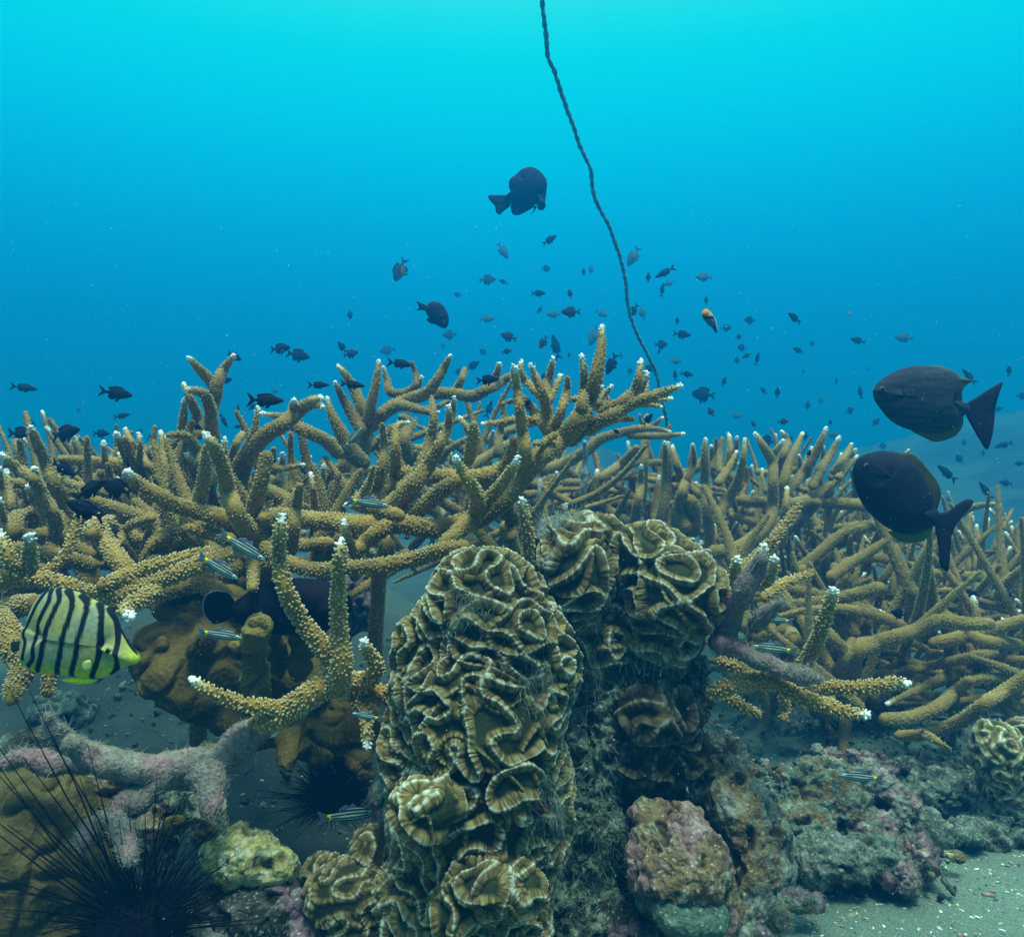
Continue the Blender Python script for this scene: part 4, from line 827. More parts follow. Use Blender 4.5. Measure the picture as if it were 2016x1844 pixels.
# ---------------------------------------------------------------- loose coral rubble on the sand
g = np.random.default_rng(77); Vs_ = []; Fs_ = []; cs_ = []; n = 0
for k in range(5200):
    x = g.uniform(-1.2, 2.4); y = g.uniform(1.15, 3.2); z = float(seabed_z(np.array([x]), np.array([y]))[0])
    if g.random() < .65: x = g.uniform(.42, 1.3); y = g.uniform(1.1, 1.9); z = float(seabed_z(np.array([x]), np.array([y]))[0])
    sc = np.array([g.uniform(.5, 2.2), g.uniform(.5, 1.2), .5])*g.choice([.0012, .002, .003, .0048], p=[.5, .32, .15, .03])
    X = _SV[::1]*sc*(1+.25*g.normal(0, 1, (len(_SV), 1))*.5); a = g.uniform(0, 6.28)
    X = np.stack([X[:, 0]*math.cos(a)-X[:, 1]*math.sin(a)+x, X[:, 0]*math.sin(a)+X[:, 1]*math.cos(a)+y, X[:, 2]+z], 1)
    if k == 0: keep3 = _S3; keep4 = _S4
    Vs_.append(X); Fs_.append((_S4+n, _S3+n)); cs_.append(np.tile(np.array(((.75, .80, .70), (.62, .66, .56), (.30, .33, .26), (.12, .12, .10), (.38, .26, .25))[g.integers(0, 5)]), (len(X), 1))); n += len(X)
o = mk('shell_grit', np.concatenate(Vs_), [np.concatenate([f[0] for f in Fs_]), np.concatenate([f[1] for f in Fs_])], M['rock'], None, np.concatenate(cs_)); tag(o, kind='stuff')

def twigs(name, regions, n, seed, cols, sz=(.004, .03)):
    g = np.random.default_rng(seed); Vs = []; F4 = []; F3 = []; cs = []; nn = 0
    for k in range(n):
        x0, x1, y0, y1, zt = regions[g.integers(0, len(regions))]
        x = g.uniform(x0, x1); y = g.uniform(y0, y1); z = float(seabed_z(np.array([x]), np.array([y]))[0])+g.uniform(0, zt)
        L = g.uniform(*sz)*g.uniform(.4, 1); r = L*g.uniform(.12, .3); d = g.normal(0, 1, 3)*np.array([1, 1, .45]); d /= np.linalg.norm(d)
        for q in range(g.integers(1, 4)):
            d2 = d if q == 0 else d*.4+g.normal(0, .7, 3)*np.array([1, 1, .6]); d2 /= np.linalg.norm(d2); a = np.cross(d2, (.3, .2, 1)); a /= np.linalg.norm(a); b = np.cross(d2, a)
            X = _SV*np.array([r, r, L*.5*(1 if q == 0 else .6)])*(1+.2*g.normal(0, 1, (len(_SV), 1)))
            X = X[:, :1]*a+X[:, 1:2]*b+X[:, 2:]*d2+np.array([x, y, z])+(0 if q == 0 else d*L*g.uniform(-.3, .3)+d2*L*.25)
            Vs.append(X); F4.append(_S4+nn); F3.append(_S3+nn); nn += len(X); c = np.array(cols[g.integers(0, len(cols))])*g.uniform(.6, 1.3); cs.append(np.tile(c, (len(X), 1)))
    o = mk(name, np.concatenate(Vs), [np.concatenate(F4), np.concatenate(F3)], M['rock'], None, np.concatenate(cs)); tag(o, kind='stuff'); return o
twigs('coral_rubble', [(.42, .75, 1.25, 1.75, .06), (.5, 1.3, 1.55, 2.1, .04), (.3, .6, 1.3, 2.2, .03), (-.75, -.1, 1.0, 1.35, .03), (.5, .75, 1.25, 1.6, .08), (.8, 1.6, 1.6, 2.4, .03), (-1.3, -.2, 1.5, 2.6, .03)], 2600, 5,
      [(.10, .13, .10), (.20, .24, .19), (.22, .15, .14), (.12, .09, .06), (.30, .32, .28), (.16, .17, .07), (.05, .06, .05)])
# ---------------------------------------------------------------- fish
def closed(poly, n):
    Pp = np.asarray(poly, float); m = len(Pp); out = []
    for t in np.linspace(0, m, n, endpoint=False):
        k = int(t) % m; u = t-int(t); p0, p1, p2, p3 = Pp[k-1], Pp[k], Pp[(k+1) % m], Pp[(k+2) % m]
        out.append(0.5*((2*p1)+(-p0+p2)*u+(2*p0-5*p1+4*p2-p3)*u*u+(-p0+3*p1-3*p2+p3)*u**3))
    return np.array(out)
def inflate(poly, a, b, W_, n=64, rings=9):
    """closed outline (x,z) swelled to a rounded body of half-thickness W_ about the segment a-b"""
    Q = closed(poly, n); a = np.array(a, float); b = np.array(b, float); ab = b-a; L2 = max(ab@ab, 1e-12)
    t = np.clip(((Q-a)@ab)/L2, 0, 1); c = a+t[:, None]*ab; rad = np.linalg.norm(Q-c, axis=1); w = W_*np.clip(rad/np.percentile(rad, 80), .25, 1.0)
    V = []; 
    for side in (1, -1):
        for k in range(rings+1):
            s = math.cos(k/rings*math.pi/2); y = math.sin(k/rings*math.pi/2)
            if side == -1 and k == 0: continue
            X = c+(Q-c)*s; V.append(np.stack([X[:, 0], -side*w*y, X[:, 1]], 1))
    V = np.concatenate(V); F = []; i = np.arange(n); j = (i+1) % n
    def ring(k): return k*n
    for k in range(rings): F.append(np.stack([ring(k)+i, ring(k+1)+i, ring(k+1)+j, ring(k)+j], 1)[:, ::-1])
    pr = 0
    for k in range(rings):
        nx_ = (rings+1+k)*n; F.append(np.stack([pr+i, nx_+i, nx_+j, pr+j], 1)); pr = nx_
    return V, np.concatenate(F)
def fin(poly, th, n=36):
    p = np.mean(poly, 0); return inflate(poly, p, p, th, n, 3)
BODY = [(.5, -.01), (.46, .05), (.38, .10), (.25, .15), (.08, .18), (-.08, .155), (-.22, .085), (-.32, .04), (-.35, .035), (-.35, -.03), (-.31, -.04), (-.22, -.08), (-.08, -.15), (.08, -.18), (.25, -.15), (.38, -.095), (.46, -.05)]
TAIL = [(-.33, .035), (-.40, .09), (-.56, .19), (-.52, .10), (-.45, .0), (-.52, -.10), (-.56, -.19), (-.40, -.09), (-.33, -.035)]
DORS = [(.24, .14), (.16, .215), (.0, .235), (-.14, .215), (-.27, .17), (-.22, .075), (-.05, .13), (.1, .16)]
ANAL = [(.0, -.155), (-.06, -.22), (-.16, -.225), (-.26, -.14), (-.21, -.07), (-.1, -.13)]
PECT = [(.2, -.02), (.12, .03), (.02, .0), (.03, -.07), (.12, -.08)]
PELV = [(.12, -.16), (.08, -.26), (-.02, -.27), (.03, -.17)]
def fcol(V, top, bot):
    return mixc(bot, top, sst(V[:, 2], -.12, .06))
def fish_parts(deep, top, bot, tailc):
    s = np.array([1, 1, deep]); out = []
    sc = lambda p: [(x, z*deep) for x, z in p]
    V, F = inflate(sc(BODY), (-.28, 0), (.36, 0), .075+.01*deep, 48, 7); out.append(('body', V, F, fcol(V, top, bot)))
    for nm, p, th in (('tail_fin', TAIL, .007), ('dorsal_fin', sc(DORS), .008), ('anal_fin', sc(ANAL), .008), ('pelvic_fin', sc(PELV), .006)):
        V, F = fin(p, th); out.append((nm, V, F, np.tile(tailc if nm == 'tail_fin' else np.array(top)*1.1, (len(V), 1))))
    for sy in (1, -1):
        V, F = fin(sc(PECT), .005); V = V+np.array([0, -sy*(.085), 0]); V[:, 1] += -sy*(.2-V[:, 0])*.35; out.append(('pectoral_fin', V, F, np.tile(np.array(top)*1.2, (len(V), 1))))
        E = _SV*np.array([.022, .012, .022])+np.array([.37, -sy*.052, .03*deep]); out.append(('eye', E, [_S4, _S3], np.tile((.02, .02, .03), (len(E), 1))))
    return out
KINDS = {}
def kind_mesh(key, deep, top, bot, tailc):
    ps = fish_parts(deep, top, bot, tailc); objs = {}
    full = []
    n = 0; VV = []; F4 = []; F3 = []; cc = []
    for nm, V, F, c in ps:
        VV.append(V); cc.append(c)
        for f in (F if isinstance(F, list) else [F]): (F4 if f.shape[1] == 4 else F3).append(f+n)
        n += len(V)
    o = mk('small_fish', np.concatenate(VV), [np.concatenate(F4), np.concatenate(F3)], M['fish'], None, np.concatenate(cc))
    single = o.data; bpy.data.objects.remove(o)
    parts = []
    for nm, V, F, c in ps:
        o = mk(nm, V, F, M['fish'], None, c); parts.append((nm, o.data)); bpy.data.objects.remove(o)
    KINDS[key] = (single, parts)
kind_mesh('dark', 1.0, (.006, .008, .022), (.014, .012, .030), (.010, .010, .022))
kind_mesh('oval', 1.5, (.008, .010, .026), (.022, .016, .030), (.010, .010, .022))
kind_mesh('green', 1.15, (.07, .12, .08), (.14, .17, .07), (.08, .12, .10))
kind_mesh('amber', 1.35, (.03, .045, .05), (.20, .12, .03), (.03, .05, .05))
kind_mesh('red', 1.2, (.035, .012, .02), (.055, .016, .024), (.04, .015, .025))
kind_mesh('yellow', 1.1, (.42, .34, .01), (.50, .42, .02), (.4, .35, .02))
kind_mesh('slim', .72, (.010, .011, .022), (.03, .025, .04), (.016, .012, .02))
from mathutils import Matrix, Vector
def place_fish(key, u, v, Lpx, ang, d, label, cat='fish', group=None, name='small_fish', parts=None, yaw=None):
    single, plist = KINDS[key]; L = Lpx/F_*d
    yaw = random.uniform(-24, 24) if yaw is None else yaw
    L = L/max(math.cos(R(yaw)), .6)
    a = R(ang); flip = math.cos(a) < 0
    m3 = Matrix.Rotation(R(yaw), 4, 'Z')
    # heading in the picture plane; fish stays belly-down: mirrored rotation when it faces left
    if flip: mm = m3 @ Matrix.Rotation(-(a-math.pi), 4, 'Y') @ Matrix.Rotation(math.pi, 4, 'Z')
    else: mm = m3 @ Matrix.Rotation(-a, 4, 'Y')
    if parts is None: parts = Lpx >= 44
    if parts:
        o = bpy.data.objects.new(name, None); o.empty_display_size = .02
    else: o = bpy.data.objects.new(name, single)
    C.objects.link(o); o.matrix_world = Matrix.Translation(Vector(P(u, v, d))) @ mm @ Matrix.Scale(L, 4)
    if parts:
        for nm, me in plist:
            c = bpy.data.objects.new(nm, me); C.objects.link(c); c.parent = o
    tag(o, label, cat, group); return o
# (zone, x, y, length, heading, kind, depth)
fl = [
 (7, 395, 695, 130, 245, 'amber', 2.6), (7, 960, 590, 95, -55, 'green', 5.5), (7, 1215, 528, 82, 28, 'dark', 3.4), (7, 876, 745, 90, 0, 'amber', 3.6), (7, 960, 757, 50, 160, 'dark', 4.4), (7, 1195, 685, 52, 10, 'oval', 5),
 (7, 710, 828, 42, 170, 'oval', 5), (7, 1155, 820, 76, 0, 'dark', 3.6), (7, 1400, 703, 42, 95, 'dark', 4), (7, 1440, 690, 50, 80, 'green', 7), (7, 1325, 822, 52, 105, 'red', 3.6), (7, 1670, 622, 112, 240, 'green', 3.6),
 (7, 1753, 733, 52, 88, 'dark', 3.6), (7, 1842, 707, 108, 205, 'slim', 3), (7, 1866, 765, 66, 200, 'green', 4.6), (7, 1830, 800, 76, 80, 'slim', 4), (7, 1160, 910, 46, 240, 'dark', 5), (7, 1235, 935, 78, 180, 'green', 4.4),
 (7, 1327, 922, 104, 182, 'red', 2.6), (7, 1500, 932, 72, -25, 'green', 5), (7, 875, 960, 80, 5, 'green', 4.4), (7, 122, 938, 46, -85, 'oval', 3.6), (7, 665, 1047, 78, 180, 'amber', 4), (7, 988, 1057, 90, 160, 'red', 3),
 (7, 1670, 918, 86, 235, 'dark', 3), (7, 1722, 928, 76, 110, 'green', 4.6), (7, 78, 1112, 74, 130, 'dark', 3), (7, 128, 1150, 82, 15, 'red', 2.8), (7, 325, 1132, 84, 190, 'amber', 4.6), (7, 400, 1205, 142, -8, 'slim', 2.0),
 (7, 632, 1108, 34, 90, 'oval', 7), (7, 850, 1140, 48, 150, 'oval', 5.5), (7, 980, 1137, 54, 10, 'red', 3.2), (7, 1178, 1090, 76, 240, 'red', 3), (7, 1247, 1110, 140, 105, 'slim', 3.6), (7, 1455, 1055, 110, 245, 'green', 4.2),
 (7, 1320, 1158, 34, 90, 'dark', 5), (7, 1550, 1210, 120, 245, 'dark', 2.3), (7, 1605, 1160, 32, 90, 'oval', 6), (7, 795, 1215, 84, 28, 'dark', 4), (7, 718, 1250, 56, 10, 'oval', 4.4), (7, 140, 1320, 128, -5, 'slim', 1.6), (7, 875, 1293, 114, 3, 'dark', 1.6),
 (7, 1912, 970, 46, 88, 'dark', 3.8), (7, 1940, 1045, 88, -10, 'dark', 3), (7, 1825, 1100, 72, 5, 'oval', 3), (7, 1812, 1138, 36, 60, 'dark', 4), (7, 1905, 1190, 66, 0, 'green', 4.4), (7, 1760, 1232, 60, 150, 'oval', 2.8), (7, 1900, 1266, 62, 95, 'slim', 3.2),
 (7, 1966, 1262, 70, -8, 'dark', 3.2), (7, 1653, 1245, 42, 80, 'oval', 5), (7, 726, 1500, 46, 95, 'red', 3), (7, 800, 1495, 44, 40, 'red', 3.2), (7, 882, 1450, 96, 70, 'slim', 3.6), (7, 1180, 1272, 46, 60, 'dark', 3.4),
 (8, 438, 255, 82, 180, 'green', 3.8), (8, 452, 370, 42, 88, 'dark', 3.8), (8, 552, 505, 48, 0, 'oval', 4.2), (8, 612, 550, 36, 10, 'oval', 3.6), (8, 665, 467, 56, 178, 'oval', 3.6), (8, 885, 455, 78, 152, 'dark', 3), (8, 627, 602, 50, 178, 'oval', 4),
 (8, 650, 642, 44, 205, 'dark', 4), (8, 603, 665, 38, 88, 'oval', 4.2), (8, 703, 655, 66, 75, 'slim', 3.8), (8, 903, 615, 50, 150, 'dark', 4), (8, 973, 582, 34, 60, 'oval', 5), (8, 1197, 567, 68, 162, 'dark', 3.6), (8, 1423, 553, 80, 172, 'green', 3.6),
 (8, 1158, 437, 24, 90, 'yellow', 5), (8, 540, 768, 48, 68, 'dark', 3.8), (8, 435, 832, 104, 172, 'oval', 2.6), (8, 733, 812, 44, 130, 'dark', 4.4), (8, 802, 822, 54, 85, 'dark', 3.6), (8, 930, 720, 24, 90, 'oval', 6), (8, 1092, 767, 34, 78, 'slim', 4.6),
 (8, 1210, 820, 66, 100, 'slim', 3.6), (8, 1018, 860, 54, 80, 'green', 5.5), (8, 952, 887, 44, 88, 'oval', 4), (8, 1160, 912, 50, 28, 'oval', 4), (8, 1245, 708, 20, 90, 'oval', 6), (8, 475, 918, 52, 120, 'red', 3.4), (8, 600, 937, 60, 0, 'green', 5),
 (8, 832, 965, 52, 5, 'red', 2.9), (8, 685, 978, 40, 125, 'red', 3.6), (8, 752, 1060, 78, 170, 'oval', 2.4), (8, 1063, 970, 28, 88, 'red', 4), (8, 940, 1037, 40, 85, 'dark', 3), (8, 868, 1050, 34, 110, 'red', 3.4), (8, 1288, 968, 48, 45, 'red', 4.4),
 (8, 1075, 1030, 70, 0, 'green', 5), (8, 1745, 742, 96, 135, 'slim', 3.2), (8, 1942, 715, 52, 88, 'dark', 3.6), (8, 1890, 903, 40, 20, 'red', 4.4), (8, 1720, 1070, 36, 80, 'oval', 5), (8, 1912, 1082, 88, 195, 'slim', 3.6), (8, 1697, 1148, 50, 130, 'oval', 3.8),
 (8, 1815, 1122, 34, 90, 'oval', 5), (8, 1635, 1218, 122, 142, 'slim', 2.6), (8, 1925, 1268, 64, 170, 'dark', 3.6), (8, 1992, 1172, 54, 0, 'dark', 4.2), (8, 1828, 1305, 108, 130, 'slim', 2.8), (8, 2008, 840, 44, 0, 'oval', 3.6), (8, 1640, 1345, 44, 40, 'green', 4), (8, 1320, 1085, 44, 10, 'oval', 5),
 (1, 135, 440, 124, -6, 'slim', 2.2), (1, 638, 470, 158, -8, 'dark', 1.9), (1, 430, 557, 44, 88, 'green', 4.4), (1, 668, 593, 92, 10, 'slim', 2.6), (1, 1455, 508, 215, -3, 'slim', 1.35), (1, 1745, 425, 112, 0, 'slim', 1.8),
 (1, 1535, 225, 118, 3, 'dark', 2.4), (1, 1632, 262, 140, -12, 'dark', 2.8), (1, 1285, 270, 90, -28, 'dark', 2.4), (1, 1240, 400, 70, 10, 'dark', 2.2), (1, 1300, 560, 64, 80, 'slim', 4), (1, 1380, 545, 54, 30, 'dark', 3), (1, 1503, 457, 50, 0, 'green', 4.6),
 (1, 115, 692, 165, -4, 'dark', 1.9), (1, 362, 687, 185, 12, 'dark', 1.7), (1, 555, 690, 96, 0, 'dark', 2.2), (1, 825, 712, 54, 20, 'red', 2.4), (1, 770, 676, 28, 90, 'oval', 4), (1, 1065, 650, 90, -25, 'dark', 1.5), (1, 1225, 622, 82, -58, 'slim', 2.2),
 (1, 1300, 652, 46, 0, 'dark', 3), (1, 172, 628, 66, -35, 'slim', 4), (1, 350, 882, 150, -28, 'dark', 1.35), (1, 495, 995, 235, 25, 'slim', 1.05), (1, 635, 988, 150, 155, 'oval', 1.12), (1, 462, 1105, 190, 152, 'dark', 1.0), (1, 852, 955, 66, -50, 'slim', 1.2),
 (1, 1655, 892, 54, -58, 'slim', 1.4), (1, 1932, 970, 72, 8, 'yellow', 1.5), (1, 700, 850, 70, 95, 'slim', 1.4), (2, 808, 672, 62, 88, 'red', 1.6), (2, 1095, 522, 46, 60, 'dark', 1.15), (2, 1580, 680, 46, 150, 'dark', 1.8), (2, 1752, 612, 76, 50, 'dark', 1.9), (6, 1080, 1000, 0, 0, 'dark', 1),
 (3, 840, 800, 44, 70, 'dark', 1.9), (3, 1330, 1675, 110, 165, 'dark', 1.6), (3, 1700, 1570, 120, 10, 'dark', 1.9), (3, 1930, 1600, 90, 80, 'dark', 1.9),
]
zones = [(lambda u, v: v > 1150, 'low among the right-hand coral arms'), (lambda u, v: u < 330 and v < 830, 'in blue water above the left thicket'), (lambda u, v: u < 330, 'swimming close among the left thicket'),
 (lambda u, v: u < 640, 'around the antler fork left of centre'), (lambda u, v: u < 1000 and v < 650, 'in open water left of the rope'), (lambda u, v: u < 1000 and v < 860, 'just over the middle coral tips'), (lambda u, v: u < 1000, 'inside the middle coral branches'),
 (lambda u, v: u < 1225 and v < 640, 'in open water close left of the rope'), (lambda u, v: u < 1225, 'around the tallest coral spike'), (lambda u, v: u < 1420 and v < 600, 'right of the middle of the rope'),
 (lambda u, v: u < 1420, 'near the lower end of the rope'), (lambda u, v: u < 1700 and v < 760, 'in open water well right of the rope'), (lambda u, v: u < 1700, 'just over the right thicket'), (lambda u, v: v < 900, 'above and around the upper big dark fish'), (lambda u, v: True, 'over the hazy reef slope at right')]
look = {'dark': 'dark', 'oval': 'dark oval', 'green': 'faint greenish', 'amber': 'dark amber-bellied', 'red': 'dark reddish', 'yellow': 'bright yellow', 'slim': 'slender dark'}
ords = ['first', 'second', 'third', 'fourth', 'fifth', 'sixth', 'seventh', 'eighth', 'ninth', 'tenth', 'eleventh', 'twelfth']
rec = []
for z, x, y, L, an, kd, d in fl:
    if L == 0: continue
    u, v = ZU(z, x, y); Lp = L*{8: .4}.get(z, .36); zn = next(n for f, n in zones if f(u, v)); rec.append([u, v, Lp, an, kd, d*(1.7 if kd in ('green', 'oval', 'amber') else 1.35) if d >= 2.2 else d, zn])
cnt = {}
for r_ in rec: cnt.setdefault((r_[4], r_[6]), []).append(r_[0])
for u, v, Lp, an, kd, d, zn in rec:
    us = sorted(cnt[(kd, zn)]); lab = f'{look[kd]} fish {zn}'
    if len(us) > 1: lab += f', {ords[us.index(u)]} from left'
    place_fish(kd, u, v, Lp, an, d, lab, group='small reef fish', parts=Lp >= 30)
# striped cardinal-like fish
def striped():
    B = [(.5, -.01), (.46, .035), (.38, .07), (.2, .115), (0, .125), (-.2, .095), (-.33, .06), (-.42, .05), (-.42, -.045), (-.33, -.055), (-.2, -.085), (0, -.115), (.2, -.11), (.38, -.075), (.46, -.04)]
    V, F = inflate(B, (-.38, 0), (.42, 0), .06, 120, 16); x, z = V[:, 0], V[:, 2]
    hh = .125*np.clip(1-((x-.02)/.52)**2, .2, 1)**.6; q = z/hh
    line = np.zeros(len(V))
    for c_, w in ((.82, .13), (.36, .12), (-.10, .11), (-.55, .10)): line = np.maximum(line, 1-sst(np.abs(q-c_), w*.6, w*1.3))
    col = mixc((.26, .40, .40), (.006, .015, .040), line)
    gl = (1-sst(np.abs(q-.12), .05, .18))*(1-sst(np.abs(x), .12, .25)); col = mixc(col, (.8, .95, .5), gl*.8) if False else col*(1-gl*.7)[:, None]+np.array((.75, .9, .45))*(gl*.7)[:, None]
    yl = sst(-x, .33, .37); col = col*(1-yl)[:, None]+np.array((.72, .75, .005))*yl[:, None]
    bl = 1-sst(np.hypot(x+.405, z), .018, .03); col = col*(1-bl)[:, None]
    out = [('body', V, F, col)]
    T = [(-.40, .045), (-.50, .10), (-.60, .13), (-.55, .0), (-.60, -.13), (-.50, -.10), (-.40, -.045)]
    for nm, p, cl_ in (('tail_fin', T, (.10, .14, .20)), ('dorsal_fin', [(.12, .11), (.06, .21), (0, .13), (-.06, .20), (-.2, .12), (-.16, .08)], (.12, .18, .25)), ('anal_fin', [(-.06, -.10), (-.1, -.19), (-.22, -.12), (-.18, -.08)], (.12, .18, .25))):
        V, F = fin(p, .005); out.append((nm, V, F, np.tile(cl_, (len(V), 1))))
    for sy in (1, -1):
        E = _SV*np.array([.042, .016, .042])+np.array([.385, -sy*.038, .012]); out.append(('eye', E, [_S4, _S3], np.tile((.75, .85, .82), (len(E), 1))))
        E = _SV*np.array([.026, .012, .026])+np.array([.385, -sy*.046, .012]); out.append(('pupil', E, [_S4, _S3], np.tile((.004, .004, .01), (len(E), 1))))
    ps = []
    for nm, V, F, c in out:
        o = mk(nm, V, F, M['fish'], None, c); ps.append((nm, o.data)); bpy.data.objects.remove(o)
    KINDS['striped'] = (ps[0][1], ps)
striped()
for u, v, L, an, d, lb in [(481, 1079, 96, -30, .88, 'upper of two striped fish above the near coral arm, yellow tail base up left'), (433, 1119, 84, -30, .88, 'lower of two striped fish above the near coral arm'),
 (728, 991, 78, -8, .96, 'striped fish before the pale knot in the middle coral'), (437, 1250, 82, -8, 1.0, 'striped fish under the black fish beside the coral knob'), (720, 1409, 56, 168, .84, 'small striped fish facing left beside the front brain coral column'),
 (690, 1604, 108, 7, .98, 'long striped fish over the black urchin, head behind the column'), (1465, 1417, 74, 212, 1.15, 'striped fish slanting down left below the bright coral arms'), (1520, 1277, 84, 173, 1.2, 'striped fish just behind the dead purplish branch'),
 (1692, 1529, 80, 174, 1.25, 'striped fish hovering over the rubble pile'), (698, 860, 52, 48, 1.35, 'striped fish tilted upward against the blue inside the middle coral'), (1524, 1219, 66, 172, 1.25, 'striped fish near the stub of the dead purplish branch'), (748, 1536, 44, 185, 1.0, 'striped fish mostly hidden at the left side of the front column')]:
    place_fish('striped', u, v, L, an, d, lb, group='striped yellow-tailed fish', name='striped_fish', parts=True, yaw=0)
# ---- fish traced one by one
def traced(name, d, zone, body, seg, W_, colf, parts, label, cat='fish', cx=None, extra=None, n=120, rings=22):
    def to(p):
        out = []
        for x, y in p:
            u, v = ZB(x, y) if zone == 'B' else ZU(zone, x, y); out.append(((u-1008)/F_*d, -(v-922)/F_*d))
        return out
    b = to(body); c = np.mean(b, 0); root = empty(name, (c[0], d, CZ+c[1])); tag(root, label, cat)
    sub = lambda p: [(x-c[0], z-c[1]) for x, z in to(p)]
    bb = sub(body); s = sub(seg); V, F = inflate(bb, s[0], s[1], W_, n, rings); org = np.array(root.location)
    mk('body', V+org, F, M['fish'], root, colf(V, c, to))
    for nm, p, th, cl_, y in parts:
        V, F = fin(sub(p), th, 60); V[:, 1] += y
        mk(nm, V+org, F, M['fish'], root, cl_(V) if callable(cl_) else np.tile(cl_, (len(V), 1)))
    return root, sub, org
def ZB(x, y): return .152*x, 1128.96+.152*y
def flat(c1_, c2_, f=40):
    return lambda V, c, to: mixc(c1_, c2_, np.clip(fbm(V*np.array([1, 1, 3]), f, 3, 3)+.5, 0, 1))
# striped butterflyfish
st_ = [([(640, 205), (560, 350), (500, 480), (430, 600), (370, 700), (362, 780), (400, 850), (395, 950), (370, 1070)], 30), ([(700, 180), (712, 330), (670, 450), (610, 600), (570, 750), (545, 900), (530, 1050), (440, 1165)], 31),
 ([(780, 190), (838, 300), (810, 430), (750, 600), (700, 780), (660, 950), (620, 1080), (540, 1235)], 34), ([(890, 205), (985, 300), (1010, 430), (970, 640), (920, 820), (880, 1000), (830, 1150), (780, 1280)], 36),
 ([(1080, 270), (1170, 360), (1188, 500), (1150, 700), (1110, 880), (1070, 1050), (1010, 1200), (955, 1320)], 37), ([(1300, 370), (1365, 480), (1385, 650), (1380, 850), (1370, 1000), (1320, 1150), (1225, 1330)], 35), ([(1430, 440), (1530, 600), (1560, 800), (1572, 950), (1578, 1080), (1530, 1230), (1470, 1300)], 33), ([(1590, 745), (1690, 910), (1810, 1060)], 13)]
def bf_col(V, c, to):
    X = V[:, [0, 2]]+c; ln = np.zeros(len(V)); k = .152/F_*BD
    for pts, w in st_:
        p = crom(np.array(to(pts)), 60); dm = np.full(len(V), 9.0)
        for i_ in range(len(p)-1):
            a, b = p[i_], p[i_+1]; ab = b-a; t = np.clip(((X-a)@ab)/(ab@ab), 0, 1); dm = np.minimum(dm, np.linalg.norm(X-a-t[:, None]*ab, axis=1))
        ln = np.maximum(ln, 1-sst(dm, w*k*.8, w*k*1.15))
    y0 = to([(0, 1020)])[0][1]; y1 = to([(0, 1290)])[0][1]
    yl = sst(-X[:, 1], -y0, -y1); x0 = to([(1600, 0)])[0][0]; x1 = to([(1780, 0)])[0][0]; yl = np.maximum(yl, sst(X[:, 0], x0, x1)*.8)
    base = mixc((.30, .37, .26), (.38, .38, .13), np.clip(fbm(V, 35, 2, 4)+.5, 0, 1)); base = base*(1-yl)[:, None]+np.array((.52, .60, .02))*yl[:, None]
    return base*(1-ln)[:, None]+np.array((.006, .012, .02))*ln[:, None]
BD = .80
body = [(1805, 1125), (1795, 1065), (1720, 955), (1650, 855), (1585, 740), (1500, 545), (1400, 430), (1200, 330), (1000, 235), (850, 195), (690, 180), (600, 215), (500, 310), (420, 430), (370, 560), (345, 660), (290, 720), (275, 850), (262, 1000), (270, 1110), (330, 1205), (450, 1268), (600, 1300), (760, 1302), (930, 1325), (1100, 1348), (1260, 1355), (1400, 1325), (1500, 1275), (1600, 1205), (1680, 1185), (1780, 1160)]
root, sub, org = traced('butterflyfish', BD, 'B', body, [(700, 800), (1350, 900)], .017, bf_col,
 [('tail_fin', [(290, 850), (230, 870), (150, 880), (140, 960), (170, 1020), (230, 1000), (280, 1010)], .001, (.02, .03, .04), 0), ('pelvic_fin', [(815, 1360), (950, 1332), (1150, 1335), (1290, 1358), (1200, 1400), (1050, 1417), (920, 1400)], .002, (.80, .86, .01), -.004),
  ('pectoral_fin', [(1290, 1060), (1215, 1080), (1190, 1140), (1220, 1200), (1290, 1180), (1310, 1110)], .001, (.46, .60, .18), -.0185)], 'pale green and yellow butterflyfish with black upright stripes under the near left coral arm', n=300, rings=70)
ex, ez = sub([(1490, 960)])[0]
mk('eye', _SV*np.array([.0042, .0025, .0042])+np.array([ex, -.0125, ez])+org, [_S4, _S3], M['fish'], root, (.25, .33, .12)); mk('pupil', _SV*np.array([.0026, .002, .0026])+np.array([ex, -.0142, ez])+org, [_S4, _S3], M['fish'], root, (.004, .004, .006))
def add_eye(root, sub, org, p, r, y, c1_=(.10, .11, .14)):
    ex, ez = sub([p])[0]
    for sy in (-1, 1):
        mk('eye', _SV*np.array([r, r*.6, r])+np.array([ex, sy*y, ez])+org, [_S4, _S3], M['fish'], root, c1_)
        mk('pupil', _SV*np.array([r*.6, r*.5, r*.6])+np.array([ex, sy*(y+r*.28), ez])+org, [_S4, _S3], M['fish'], root, (.002, .002, .004))
